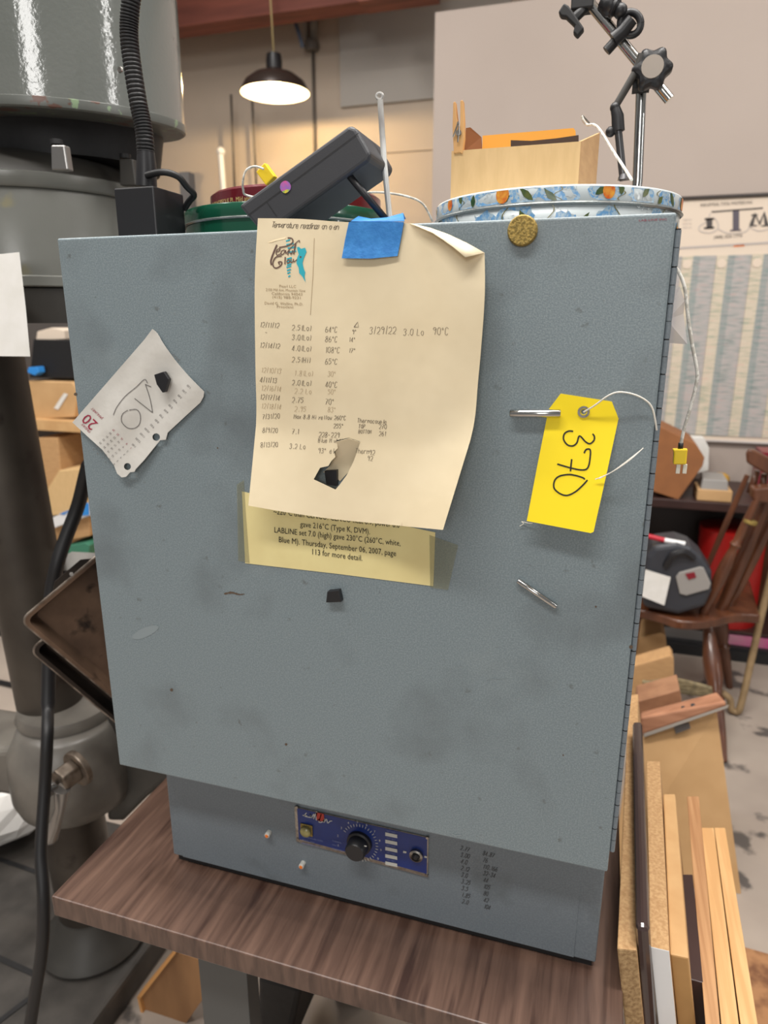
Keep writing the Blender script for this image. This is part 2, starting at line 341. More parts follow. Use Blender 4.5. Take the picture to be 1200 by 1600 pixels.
# timber beam, stub, conduit, hose
zb=Yp(400,30,4.6).z
tag(MB().box((-6,4.55,zb),(-1.5,4.75,zb+.55)).build('roof_beam','beam',base=(-3.4,4.65,zb)),'reddish timber roof beam across the top left of the picture','beam')
a=Yp(575,22,4.5)
tag(MB().box((a.x,4.3,a.z),(a.x+.5,4.5,4.42)).build('joist_stub','beam',base=(a.x+.2,4.4,a.z)),'short reddish joist stub hanging below the roof beam','joist')
t=thing('conduit_pipe',Yp(494,330,5.18),'thin grey conduit dropping down the cream wall from a junction','conduit')
MB().tube([Yp(489,70,5.185),Yp(494,330,5.185)],.014,8).build('pipe','conduitdark',t)
MB().tube([Yp(477,-10,5.17)+Vector((0,0,.7)),Yp(478,66,5.17)],.022,8).tube([Yp(491,-10,5.17)+Vector((0,0,.7)),Yp(491,70,5.17)],.03,8).build('riser','conduit',t)
MB().lathe([(.05,-.03),(.06,0),(.05,.04)],Yp(487,72,5.14),(0,0,1),12).build('junction_collar','conduitdark',t)
tag(MB().tube(spline([Yp(454,-15,4.95)+Vector((0,0,.8)),Yp(456,-15,4.95),Yp(459,25,4.95),Yp(467,52,4.95),Yp(473,74,4.97)]),.016,8).build('air_hose','hose',base=Yp(456,-15,4.95)),'blue grey hose curving down beside the conduit riser','hose')
for i,(x0,y0,x1,y1) in enumerate(((361,148,367,300),(394,155,401,300))):
    p=MB().tube([Yp(x0,y0,5.0),Yp(x1,y1,5.0)],.011,8).build('hanging_rod','conduitdark',base=Yp(x1,y1,5.0))
    tag(p,['thin brown rod by the wall, left of the pendant lamp','thin brown rod by the wall, just below the pendant lamp'][i],'rod','thin rods by the cream wall')

# pendant lamp
lc=Yp(430,146,4.4); lr=.245
t=thing('pendant_lamp',lc,'lit dark bronze pendant lamp with wide shallow shade','lamp')
prof=[(lr,0),(lr*.99,.012),(lr*.86,.07),(lr*.6,.115),(lr*.28,.14),(.055,.15),(.052,.16)]
MB().lathe(prof,lc,n=48,caps=False).build('shade','shade',t)
MB().lathe([(lr*.985,.001),(lr*.84,.062),(lr*.58,.106),(lr*.27,.131),(.03,.135)],lc,n=48,caps=False).build('shade_lining','shadein',t)
MB().lathe([(.055,.15),(.057,.2),(.05,.245),(.02,.25)],lc,n=20).build('socket','blackp',t)
MB().ball(lc+Vector((0,0,.062)),.045,16).build('bulb','bulb',t)
MB().tube([lc+Vector((0,0,.25)),lc+Vector((-.03,0,1.35))],.006,6).build('cord','lampcord',t)

# wall poster
t=thing('wall_chart',Yp(1200,690,2.99),'large printed tool chart poster on the right wall with black letters','poster')
Lx=Yp(1030,400,2.99).x; Rx=Lx+1.25; Tz=Yp(1100,309,2.99).z; Bz=Yp(1150,690,2.99).z
MB().box((Lx,2.984,Bz),(Rx,2.996,Tz)).build('sheet','posterpaper',t)
MB().tube([(Lx,2.978,Tz),(Rx,2.978,Tz)],.008,8).build('hanging_rail','poster_dark',t)
MB().tube([(Lx,2.978,Bz),(Rx,2.978,Bz)],.007,8).build('lower_rail','poster_grey',t)
PS=lambda x,y,e=0: Yp(x,y,2.983-e)
ink=Ink(PS,.001)
d=(1,-.06)
ink.line([(1112,330),(1113,331),(1192,325)],2.2,0); ink.type('INDUSTRIAL TOOL MASTERS INC',(1094,323),(5.5,-.33),(0,-7),0)
def slab(x0,y0,x1,y1,mi): ink.poly([(x0,y0),(x1,y0-(x1-x0)*.06),(x1,y1-(x1-x0)*.06),(x0,y1)],mi)
slab(1145,328,1155,360,1); slab(1141,359,1158,361.5,1)
slab(1104,341,1113,357,2); slab(1101,341,1116,344,2); slab(1100,355,1116,358,2)
ink.line([(1174,352),(1180,335),(1187,350),(1194,333),(1198,352)],6.5,2); slab(1171,352,1183,354,2); slab(1190,352,1204,354,2); slab(1174,335,1184,337.5,2)
ink.line(sp2([(1110,333),(1104,346),(1093,354),(1094,361),(1108,364),(1120,359),(1122,350),(1117,341)]),1.2,3)
ink.line(sp2([(1122,358),(1140,365),(1165,362),(1172,352)]),1.2,3); ink.line(sp2([(1172,355),(1185,361),(1205,357)]),1.2,3)
ink.type('(408) 555-1770',(1115,373),(7.2,-.4),(0,-7),2)
for i in range(3): ink.type('tool no.',(1067,345+i*6),(4.5,-.25),(0,-5),3)
ink.line([(1058,388),(1205,379)],3,3); ink.line([(1146,384.3),(1163,383.2)],3,4)
ink.build('header_print',['poster_dark','postericol','poster_dark','poster_grey','orange'],t)
# chart body: columns with a coded row texture
def chart_mat():
    m=bpy.data.materials.new('chart_rows'); m.use_nodes=True; nt=m.node_tree; b=nt.nodes['Principled BSDF']; b.inputs['Roughness'].default_value=.6
    tc=nt.nodes.new('ShaderNodeTexCoord'); mp=nt.nodes.new('ShaderNodeMapping'); mp.inputs['Scale'].default_value=(14,0,150)
    nt.links.new(tc.outputs['Object'],mp.inputs[0]); w=nt.nodes.new('ShaderNodeTexNoise'); w.inputs['Scale'].default_value=1; w.inputs['Detail'].default_value=2
    nt.links.new(mp.outputs[0],w.inputs['Vector']); r=nt.nodes.new('ShaderNodeValToRGB'); e=r.color_ramp.elements
    e[0].position=.3; e[0].color=(*lin((128,132,130)),1); e[1].position=.5; e[1].color=(*lin((172,166,164)),1)
    k=e.new(.42); k.color=(*lin((150,156,152)),1); k=e.new(.62); k.color=(*lin((178,170,166)),1); k=e.new(.7); k.color=(*lin((176,150,144)),1)
    nt.links.new(w.outputs['Fac'],r.inputs[0]); nt.links.new(r.outputs[0],b.inputs['Base Color']); M['chart']=m
    m2=m.copy(); m2.name='chart_cream_rows'; r=[n for n in m2.node_tree.nodes if n.type=='VALTORGB'][0]
    for el,c in zip(r.color_ramp.elements,((150,162,146),(186,178,156),(202,190,170),(206,194,176),(206,176,158))): el.color=(*lin(c),1)
    M['chartcream']=m2
    m3=m.copy(); m3.name='chart_green_rows'; r=[n for n in m3.node_tree.nodes if n.type=='VALTORGB'][0]
    for el,c in zip(r.color_ramp.elements,((116,124,124),(130,146,142),(150,154,152),(160,158,156),(154,142,140))): el.color=(*lin(c),1)
    M['chartgreen']=m3
chart_mat()
ct=Yp(1130,399,2.983).z; cb=Yp(1150,682,2.983).z; cw=Yp(1170,500,2.983).x-Yp(1116,500,2.983).x
x=Yp(1061,450,2.983).x-cw; mb=MB(); hd=MB()
while x<Rx-.02:
    for f0,f1,mi in ((0,.32,1),(.32,.52,2),(.52,.99,0)):
        x0=max(x+f0*cw,Lx+.01); x1=min(x+f1*cw,Rx-.01)
        if x1>x0+.004: mb.box((x0,2.979,cb),(x1,2.983,ct),mi)
    xc=x+.16*cw
    if Lx+.03<xc<Rx-.03: MB().lathe([(.02,0),(.02,.003)],(xc,2.976,ct-.035),(0,1,0),16).build('column_header','posterpaper',t)
    x+=cw
mb.build('chart_columns',['chart','chartcream','chartgreen'],t)

# ------------------------------------------------------------------ side table under the oven
TZ=.740; TX0,TX1,TY0,TY1=-.649,.078,-.058,.56
t=thing('work_table',((TX0+TX1)/2,(TY0+TY1)/2,0),'walnut laminate table with square edge carrying the grey oven','table')
MB().box((TX0,TY0,TZ-.032),(TX1,TY1,TZ)).build('tabletop','walnut',t,bevel=.002)
for x in (-.47,-.02):
    MB().box((x,.0,0),(x+.075,.03,TZ-.032)).box((x+.0,.03,0),(x+.003,.06,TZ-.032)).build('leg','legsteel',t,bevel=.001)
    MB().box((x,.48,0),(x+.075,.51,TZ-.032)).build('leg','legsteel',t,bevel=.001)
MB().box((-.47,.06,TZ-.09),(.05,.09,TZ-.032)).build('apron','legsteel',t)

# ------------------------------------------------------------------ the oven
DX0,DX1=-.5635,.0460; DZT=Yp(570,352,0).z; DZB=Yp(570,1280,0).z
BY=.045; BX0,BX1=-.5275,.0465; BZ0=Yp(272,1335,BY).z; BZT=DZT-.012; BYB=.50
oven=thing('laboratory_oven',((BX0+BX1)/2,(BY+BYB)/2,TZ),'large blue grey laboratory oven with flat door covered in notes and magnets','oven')
MB().box((BX0,BY,BZ0),(BX1,BYB,BZT)).build('body','body',oven,bevel=.002)
MB().box((BX0+.004,BY+.006,TZ),(BX1-.004,BYB-.006,BZ0)).build('foot_gap_shade','dark',oven)  # near-black block painting the shade in the gap under the body
sx0=Yp(287,1345,BY).x; sx1=Yp(896,1500,BY).x
MB().box((sx0,BY-.0012,BZ0+.001),(sx1,BY+.004,DZB+.06)).build('front_panel','body',oven,bevel=.0005)
door=MB().box((DX0,0,DZB),(DX1,BY-.006,DZT)).build('door','door',oven,bevel=.0022,seg=3)
g=MB().box((DX0+.02,BY-.006,DZB+.02),(DX1-.02,BY,DZT-.02)).build('door_gasket','dark',door)
# piano hinge on the right
hg=MB(); n=42; hz=(DZT-.012-(DZB+.025))/n
for i in range(n):
    z=DZB+.025+i*hz; g_=.0011 if i%2 else .0005
    hg.lathe([(.0026,0),(.0026,hz-g_)],(DX1+.0026,.0045,z),n=12,caps=False); hg.lathe([(.0026,hz-g_),(.0021,hz-g_),(.0021,hz),(.0026,hz)],(DX1+.0026,.0045,z),n=12,mi=1,caps=False)
hg.build('piano_hinge',['body','dark'],oven)
MB().box((DX1+.0005,.006,DZB+.03),(DX1+.0045,BY-.004,DZT-.014)).build('hinge_leaf','body',oven)
# writing and wear on the door
ink=Ink(surf(0),.0004)
ink.type('LAB-LINE INC',(998,346),(4.6,-.2),(0,-4.6),0,fit=9.5)
ink.build('maker_mark','red_ink',door)
def wear(name,m,fn):
    k_=Ink(surf(0),.00035); fn(k_); return k_.build(name,m,door)
scuff=mat('pale_scuff',(134,145,149),.6); rust=mat('rust',(92,76,62),.8)
wear('scuff_mark',scuff,lambda k: k.poly(sp2([(208,992),(222,982),(240,977),(248,980),(240,989),(224,997),(212,999),(206,996)],4)))
for P_,w_ in (([(706,1303),(712,1306),(721,1305)],2),([(736,1255),(735,1285)],.8),([(760,1062),(790,1060)],.8)): wear('scuff_mark',scuff,lambda k: k.line(P_,w_))
wear('rust_mark',rust,lambda k: k.line(sp2([(350,928),(362,926),(374,929),(382,928)]),[1,3,3,2,4,3,3,2,3,2,2,1.5,2,1.5,1,1]))
for x_,y_,r_ in ((447,1163,2),(118,616,2.6),(986,1011,3),(931,948,1.5),(268,1078,2.4),(340,700,1.2),(880,1180,1.2)): wear('rust_spot',rust,lambda k: k.disc(x_,y_,r_))
# pencil notes on the lower panel
FS=surf(-(BY-.0012))
ink=Ink(FS,.0004)
L=['2.77','3.00','4.0','2.12','3.0','3.25','3.5','1.85','2.0']; R=['84,87','76','110,166','32-34','44','105','80','42','104']
for i in range(9):
    ink.lines(pen_text(L[i],719+i*.3,1328+i*10.4,6.4,.24,.12),1.0); ink.lines(pen_text(R[i],754+i*.2,1336+i*10.4,6.4,.24,.12),1.0)
ink.build('pencil_notes',mat('pencil_on_metal',(66,68,70),.6),oven)
# control plate
cpn=MB()
Q=[(461,1259),(670,1307),(669,1369),(464,1313)]
MB().prism([FS(x,y) for x,y in Q],(0,-.002,0)).build('control_plate_edge','steel',oven)
PSf=lambda x,y,e=0: FS(x,y,.002+e)
plate=sheet('control_plate',[(464,1262.5),(667.5,1309.5),(666.5,1365.5),(467,1311)],[],lambda x,y: FS(x,y,.0024),'blueplate',oven,step=20)
PMAT=['platewhite','redlogo',mat('plate_small_print',(104,116,160),.5)]
PI_=lambda: Ink(lambda x,y,e=0: FS(x,y,.0028+e),.0003)
ink=PI_()
ink.poly([(493,1269),(506,1272),(507,1284),(495,1282)],1)
ink.lines([sp2([(479,1270),(476,1275),(486,1277),(484,1272),(487,1278)]),sp2([(487,1277),(491,1272),(490,1280),(495,1268),(494,1281),(499,1280)]),sp2([(498,1285),(502,1272),(499,1284),(504,1284),(507,1279),(506,1285),(510,1280),(512,1286),(516,1283),(519,1283)]),[(473,1274),(480,1275)]],1.3,0)
ink.build('logo_script',PMAT,oven); ink=PI_()
for k in range(29):
    a=math.radians(-140-10+k*10); ca,sa=math.cos(a),math.sin(a)
    ink.line([(562+25*ca,1317+(25*sa)+25*ca*.2),(562+29*ca,1317+29*sa+29*ca*.2)],.8,0)
for i,cc in enumerate('1234567890'):
    a=math.radians(-195+i*25); ca,sa=math.cos(a),math.sin(a)
    ink.type(cc,(560+34*ca,1320+34*sa+34*ca*.2),(5,1.1),(0,-5),0)
ink.build('dial_scale',PMAT,oven); ink=PI_()
for i,w in enumerate(('TEMPERATURE OVEN','MODEL 3500','INSTRUMENTS INC')): ink.type(w,(472,1308+i*5.2),(3.4,.82),(0,-4),2)
for i,w in enumerate(('THERMAL','WATTS','CONTROL')): ink.type(w,(519,1315+i*6),(3.4,.82),(0,-4),2)
ink.build('small_print',PMAT,oven); ink=PI_()
for i in range(5):
    y=1300.5+i*11.3; ink.poly([(602,y),(620.5,y+3.8),(620.8,y+9.2),(602,y+5.4)],0); ink.type('SET NO',(604,y-1.2),(4,.9),(0,-4),2)
ink.line([(630,1331),(635,1332)],3,0); ink.line([(663,1338.5),(667,1339.5)],2.6,0)
ink.build('label_strips',PMAT,oven)
for x,y in ((464,1261),(668,1309),(667,1367),(466,1311)): MB().lathe([(.0022,0),(.0018,.0012)],FS(x,y,.002),(0,-1,0),10).build('screw','steel',oven)
k=MB().lathe([(.0165,0),(.016,.004),(.0135,.005),(.013,.018),(.0115,.02)],FS(562,1316,.0025),(0,-1,0),28)
kn=k.build('temperature_knob','blackp',oven)
MB().box(tuple(FS(571,1322,.0226)-Vector((.0015,0,.0008))),tuple(FS(571,1322,.0222)+Vector((.0015,0,.0008)))).build('pointer_mark','platewhite',kn)
c=FS(479.5,1296,.0025); sw=MB().box(c-Vector((.0085,.002,.0085)),c+Vector((.0085,.0,.0085))).build('indicator_bezel','brass',oven,bevel=.001)
MB().lathe([(.0075,0),(.0072,.004),(.005,.006),(.001,.0066)],c-Vector((0,.002,0)),(0,-1,0),20).build('indicator_lens','amber',sw)
c=FS(651,1335,.0025); sw=MB().lathe([(.0085,0),(.0085,.004),(.0062,.005),(.006,.003)],c,(0,-1,0),22).build('fuse_holder','steel',oven)
MB().lathe([(.0058,0),(.0045,.005),(.0022,.007)],c,(0,-1,0),14).build('fuse_cap','blackp',sw)
for x,y in ((421,1300),(474,1348)):
    p=MB().lathe([(.0036,0),(.0036,.0075),(.0030,.008)],FS(x,y),(0,-1,0),14).build('terminal_post','platewhite',oven)
    MB().lathe([(.0024,.0079),(.0020,.0090)],FS(x,y),(0,-1,0),10).build('terminal_tip','orange',p)

# ------------------------------------------------------------------ printed yellow note taped to the door
NQ=[(378,768),(680,832),(677,916),(383,880)]
n=sheet('printed_note',[(378,768),(530,800),(680,832),(678.5,876),(677,916),(530,897),(383,880)],[],surf(.0006),'yellowpaper',base=Yp(530,897,-.0006),step=25)
tag(n,'pale yellow printed note taped low on the oven door under the cream letter','note')
ink=Ink(surf(.0006),.0006)
W=(.999,.2)
def tl(s,x0,y0,x1,y1,h):
    L=math.hypot(x1-x0,y1-y0); e=((x1-x0)/L,(y1-y0)/L); ink.type(s,(x0,y0),e,(.0,-h),0,fit=L)
tl('~220°C than CENCO. CENCO heat 8.9, power 8.0',427,803,624,825,12.5)
tl('gave 216°C (Type K, DVM).',469,823,578,835,12.5)
tl('LABLINE set 7.0 (high) gave 230°C (260°C, white,',428,832,625,853,12.5)
tl('Blue M). Thursday, September 06, 2007, page',435,847,618,869,12.5)
tl('113 for more detail.',486,866,564,876,12.5)
ink.build('printed_text','black_ink',n)
for i,(q,l) in enumerate(((((370,757),(381,750),(384,800),(390,880),(372,876)),'strip of clear tape at the left edge of the printed note'),(((671,836),(716,852),(700,922),(672,918)),'strip of clear tape at the right edge of the printed note'))):
    tp=sheet('clear_tape',list(q),[],surf(.0009),'cleartape',base=Yp(q[2][0],q[2][1],-.0009),step=20,solid=.0001); tag(tp,l,'tape','clear tape strips on the printed note')

# ------------------------------------------------------------------ cream letter with handwriting
GR=[[(403,341,.0015),(470,342,.006),(540,347,.0025),(640,349,.003),(700,368,.013),(757,395,.019)],
    [(398,440,.005),(470,445,.010),(545,450,.005),(640,455,.008),(705,462,.019),(757,470,.024)],
    [(399,570,.007),(468,575,.012),(545,580,.010),(635,585,.012),(700,590,.021),(747,595,.026)],
    [(400,665,.009),(465,680,.011),(540,690,.011),(620,697,.014),(680,697,.021),(736,684,.032)],
    [(388,790,.026),(445,800,.024),(520,811,.021),(590,818,.025),(640,823,.033),(692,828,.045)]]
def cr(P,t):
    i=min(int(t),len(P)-2); f=t-i
    a,b,c,d=P[max(i-1,0)],P[i],P[i+1],P[min(i+2,len(P)-1)]
    return .5*((2*b)+(c-a)*f+(2*a-5*b+4*c-d)*f*f+(3*b-a-3*c+d)*f**3)
A=np.array(GR); US=np.linspace(0,5,90); VS=np.linspace(0,4,120)
rows=[[cr([A[r][k] for k in range(6)],u) for u in US] for r in range(5)]
SAMP=np.array([[cr([rows[r][j] for r in range(5)],v) if v<=3 else rows[3][j]*(4-v)+rows[4][j]*(v-3) for j in range(len(US))] for v in VS])
FLAT=SAMP.reshape(-1,3)
def letter_off(x,y):
    d=(FLAT[:,0]-x)**2+(FLAT[:,1]-y)**2; idx=np.argpartition(d,6)[:6]; w=1/(d[idx]+.5); return float((FLAT[idx,2]*w).sum()/w.sum())
LS=surf(letter_off)
edge=[tuple(p[:2]) for p in SAMP[0,::6]]+[tuple(SAMP[0,-1,:2])]+[tuple(p[:2]) for p in SAMP[6::6,-1]]+[tuple(SAMP[-1,-1,:2])]+[tuple(p[:2]) for p in SAMP[-1,::-6]][1:]+[tuple(SAMP[-1,0,:2])]+[tuple(p[:2]) for p in SAMP[::-6,0]][1:-1]
hole=[(526,688),(528,700),(522,706),(524,714),(518,720),(513,728),(500,731),(490,749),(524,765),(531,757),(542,742),(552,722),(558,706),(563,690),(545,684)]
letter=sheet('handwritten_letter',edge,[hole],LS,'paper',step=8,base=Yp(530,811,-.012),solid=.00025)
tag(letter,'large cream letterhead sheet with handwritten oven readings, torn near the bottom, taped to the door','paper')
tng=sheet('torn_tongue',[(526,690),(545,685),(563,691),(556,712),(546,736),(531,752),(522,741),(505,738),(515,728),(523,712)],[],surf(lambda x,y: max(.0008,.0135-(y-686)*.00030)),'paper',letter,step=8)
tng['label']='torn strip of paper bent back behind the hole'
fold=MB(); P0=[(640,349),(672,356),(700,366),(730,380),(757,395)]; P1=[(648,352),(676,364),(694,376),(708,386),(727,402)]
up=[Yp(x,y,-letter_off(x,y)-.0006) for x,y in P0]; lo=[Yp(x,y,-letter_off(x,y)-.006-.002*i) for i,(x,y) in enumerate(P1)]
fold.add(up+lo,[(i,i+1,5+i+1,5+i) for i in range(4)],0,True); fold.build('folded_corner','paper',letter,solid=.0003)
ink=Ink(LS,.00035)
H=lambda s,x,y,h,a=0,w=1.05,mi=0: ink.lines(pen_text(s,x,y,h*.86,a,.10),w*.66,mi)
for r,y,c1,c2,c3 in (('12/11/12',513,'2.5(Lo)','64°C',''),('  "',528,'3.0(Lo)','86°C','14°'),('12/14/12',545,'4.0(Lo)','108°C','17°'),('',563,'2.5(Hi)','65°C',''),('4/11/13',599,'2.0(Lo)','40°C',''),('12/17/14',626,'2.75','70°','')):
    H(r,406,y-2,9,.06); H(c1,456,y+3,9.5,.03); H(c2,508,y+6,10,.02); H(c3,545,y+6,8,.02)
for r,y,c1,c2 in (('12/10/13',584,'1.8(Lo)','30°'),('12/16/14',612,'2.2 Lo','50°'),('12/18/14',640,'2.95','83°')):
    H(r,408,y-2,9,.06,.8,1); H(c1,460,y+3,9.5,.03,.8,1); H(c2,512,y+4,9,.02,.8,1)
ink.lines([[(553,511),(559,503),(560,511),(553,511)]],1); H('9°',550,522,8)
H('3/29/22',577,522,12.5,-.01); H('3.0 Lo',630,524,11.5,0); H('90°C',676,523,13,0)
H('7/31/20',410,655,8.5,-.05); H('Max 8.8 Hi yellow 260°C',459,654,7.5,.03); H('255°',521,669,8,.02); H('Thermocouple',558,660,7.5,.05); H('TOP',560,669,7,.02); H('270',592,670,8,.02); H('BOTTOM',560,677,6.5,.02); H('261',592,681,8,.02)
H('8/9/20',410,676,8.5,.02); H('7.1',456,678,9,.02); H('228-229',498,683,9,.03); H('Blue M white',497,691,7.5,.03)
H('8/13/20',407,699,8.5,-.03); H('3.2 Lo',452,701,9,.03); H('93°Yel',497,708,9,.02); H('Therm',555,708,8.5,.05); H('92',577,711,9,.02); H('92',574,720,8.5,.02)
ink.lines(pen_text('Temperature readings on oven',424,355,8.5,.035,.25,.82),.9)
ink.line([(491,372),(489,430),(485,492)],.8,2)
for i,(s_,x,y,f_) in enumerate((('Pearl LLC',436,449,26),('2100 Mill Ave, Mountain View',415,454.5,62),('California 94043',424,460.5,48),('(415) 988-9231',425,466,44),('David G. Wellins, Ph.D.',413,475.5,60),('President',432,481,26))):
    ink.type(s_,(x,y),(1,.03),(0,-6.2),1,fit=f_)
ink.build('handwriting',['pen','faint','faint'],letter)
Z=lambda pts: [(400+x/7.5,340+y/7.5) for x,y in pts]
ink=Ink(LS,.0004)
ink.poly(Z([(135,292),(200,262),(300,232),(355,225),(340,250),(250,268),(180,290)]),2)
for y,x0,x1 in ((268,350,400),(310,355,440),(352,370,470),(400,375,470),(478,360,420),(510,360,420),(550,362,415),(575,356,412),(612,362,408),(646,366,404),(686,378,402)):
    ink.line(Z([(x0,y+8),(x1,y-8)]),2.3,0)
ink.poly(Z([(480,350),(500,342),(530,366),(575,352),(592,400),(562,470),(545,530),(560,600),(577,640),(568,690),(582,762),(545,692),(505,650),(500,590),(475,540),(475,490),(500,430),(485,380)]),0,.0001)
ink.l=.0006
for pts,w in (([(245,318),(210,400),(175,500),(180,555)],2.6),([(370,237),(420,245),(428,290),(370,330),(270,350)],2.0),([(240,402),(270,392),(282,366),(252,372),(235,410),(247,440),(284,424)],1.5),([(335,378),(300,392),(292,430),(322,424),(345,382),(348,424)],1.5),([(355,420),(400,362),(440,322),(480,285),(508,268),(508,292)],1.3),([(465,300),(452,370),(440,430)],2.2),([(372,440),(385,385),(410,430),(430,380)],1.5),
              ([(300,448),(235,462),(200,515),(203,572),(240,590),(288,562),(302,522),(264,520),(276,552)],1.9),([(342,460),(338,545)],1.9),([(385,488),(362,510),(370,538),(392,520),(385,488)],1.4),([(412,484),(406,522),(430,518),(438,486),(442,518),(482,490)],1.4)):
    ink.line(sp2(Z(pts)),w,1)
ink.disc(400+522/7.5,340+462/7.5,1.5,1)
ink.build('letterhead_emblem',['teal','brown_ink',mat('cream_ink',(246,228,190),.7)],letter)

# blue tape holding the letter
bt=thing('blue_masking_tape',Yp(580,402,-.005),'piece of blue masking tape holding the top of the cream letter','tape')
f_=lambda x,y: .0062+.002*max(0,(y-380)/25)
sheet('front_flap',[(545,347),(600,346),(631,347),(626,375),(621,400),(580,404),(534,403.5),(539,375)],[],surf(f_),'bluetape',bt,step=9,solid=.0003)
cr_=MB(); a=[Yp(x,346,-.006) for x in (548,575,600,632)]; b=[Yp(x,y,.012) for x,y in ((560,338),(580,342),(604,340),(630,333))]; c=[Yp(x,y,.03) for x,y in ((566,345),(585,347),(608,346),(634,342))]
cr_.add(a+b+c,[(i,i+1,5+i,4+i) for i in range(3)]+[(4+i,5+i,9+i,8+i) for i in range(3)],0,True); cr_.build('crumpled_back','bluetape',bt,solid=.0004)

# ------------------------------------------------------------------ calendar page
def cal_off(x,y):
    d=math.hypot(x-257,y-596)/100; e=.0005+.004*max(0,d-.35)**1.5
    return e+.0010*(1+math.sin(x*.07+y*.05))*min(1,d/.4)
CS=surf(cal_off)
out=sp2([(238,514),(246,521),(254,535),(268,555),(282,573),(299,592),(319,612)],3)+[(318,620),(313,629),(290,650),(262,676),(259,687),(250,688),(226,718),(212,733),(210,737),(203,738)]+[(197,745),(190,746),(183,740),(178,727),(160,703),(140,685),(113,660),(160,606),(200,560),(226,530)]
cal=sheet('calendar_page',out,[[(244+6*math.cos(a),683+6*math.sin(a)) for a in [2*PI*i/12 for i in range(12)]],[(199,730+0)] and [(199+5.6*math.cos(a),729+5.6*math.sin(a)) for a in [2*PI*i/12 for i in range(12)]]],CS,'calpaper',base=Yp(215,640,-.003),step=7)
tag(cal,'crumpled white desk calendar page stuck askew on the left of the oven door','paper')
ink=Ink(CS,.0005); z=lambda P: [(100+x*230/1200,500+y*230/1200) for x,y in P]
ink.lines([sp2(z([(402,775),(430,710),(500,620),(590,545),(655,485),(680,515)])),z([(575,640),(722,755)]),sp2(z([(722,755),(700,640),(662,522)])),sp2(z([(520,735),(475,770),(470,830),(520,880),(580,880),(618,840),(620,770),(590,730),(530,735)])),z([(662,525),(710,545)])],1.1,0)
ca,sa=math.cos(math.radians(-132)),math.sin(math.radians(-132))
ex=lambda h:(h*ca,h*sa); 
u=(math.cos(math.radians(228)),math.sin(math.radians(228)))       # reading direction of the upside-down print
ang=math.radians(225)
def prt(s,x,y,h,mi,w=None):
    e=(math.cos(ang)*h,math.sin(ang)*h); f=(math.sin(ang)*h,-math.cos(ang)*h); ink.type(s,(x,y),e,f,mi)
ink.build('pencil_drawing',['pencil','red_ink','pencil'],cal); ink=Ink(CS,.0005)
ang=math.radians(225)
prt('20',154,662,24,1); prt('FRIDAY',142,674,5.5,1); prt('JANUARY',161,653,5.5,1); prt('January',281,563,5,2)
for i in range(13):
    f=i/12; prt('%d:00'%(i%12+1),297-f*86+2,606+f*92,4.6,2)
ink.build('hour_print',['pencil','red_ink','pencil'],cal); ink=Ink(CS,.0005)
for r in range(5):
    for q in range(7): prt(str(r*7+q+1),206-r*6.5-q*0+ (q*5-8)*.0+ -q*5.2+ 0,706-r*6.8+q*5.0+ -10+ 4,4.2,1 if q==0 else 2)
ink.build('calendar_print',['pencil','red_ink','pencil'],cal)

# ------------------------------------------------------------------ yellow tag
toff=lambda x,y: .0008+max(0,(y-660)/170)*.016
TS=surf(toff)
tg=thing('yellow_tag',Yp(880,820,-.01),'bright yellow shipping tag marked 370 hanging from the oven door','tag')
sheet('card',[(876,615),(956,627.5),(966.5,654),(947,744),(927.5,831),(923,833),(823,814),(840,725),(857,640)],[[(912+4.2*math.cos(a),643.5+4.2*math.sin(a)) for a in [2*PI*i/14 for i in range(14)]]],TS,'tag',tg,step=9,solid=.0005)
ink=Ink(TS,.0004); z=lambda P: [(780+x/3.53,580+y/3.53) for x,y in P]
ink.lines([sp2(z([(515,345),(525,360),(522,382),(500,400),(475,388),(443,357),(428,395),(405,412),(375,405),(355,375),(360,345),(385,330),(408,332)])),sp2(z([(468,452),(480,432),(502,434),(501,480),(490,530),(462,545),(400,535),(320,512)])),z([(400,485),(396,520),(393,552)]),sp2(z([(472,597),(462,588),(420,575),(380,570),(330,580),(305,605),(303,645),(335,675),(375,685),(420,665),(460,630),(487,600)]))],2.5)
ink.build('marker_number','black_ink',tg)
MB().lathe([(.0032,0),(.0052,0),(.0052,.0012),(.0032,.0012)],Yp(912,643.5,-toff(912,644)-.0002),(0,-1,0),20,caps=False).build('eyelet','steel',tg)
st=lambda P: spline([Yp(x,y,-o) for x,y,o in P])
MB().tube(st([(912,644,.004),(930,633,.008),(946,621,.012),(960,614,.014),(975,613,.014),(995,618,.011),(1012,628,.008),(1020,640,.006),(1024,658,.004),(1026,672,.0015)]),.00075,6).build('string','string',tg)
MB().tube(st([(930,749,.013),(955,738,.015),(980,720,.016),(1003,702,.012)]),.0005,5).tube(st([(936,748,.014),(962,734,.017),(985,718,.017),(1005,700,.013)]),.0005,5).build('string','string',tg)
MB().tube(st([(812,822,.002),(818,818,.003),(815,815,.002),(824,817,.003),(832,818,.004)]),.0004,5).build('string','string',tg)

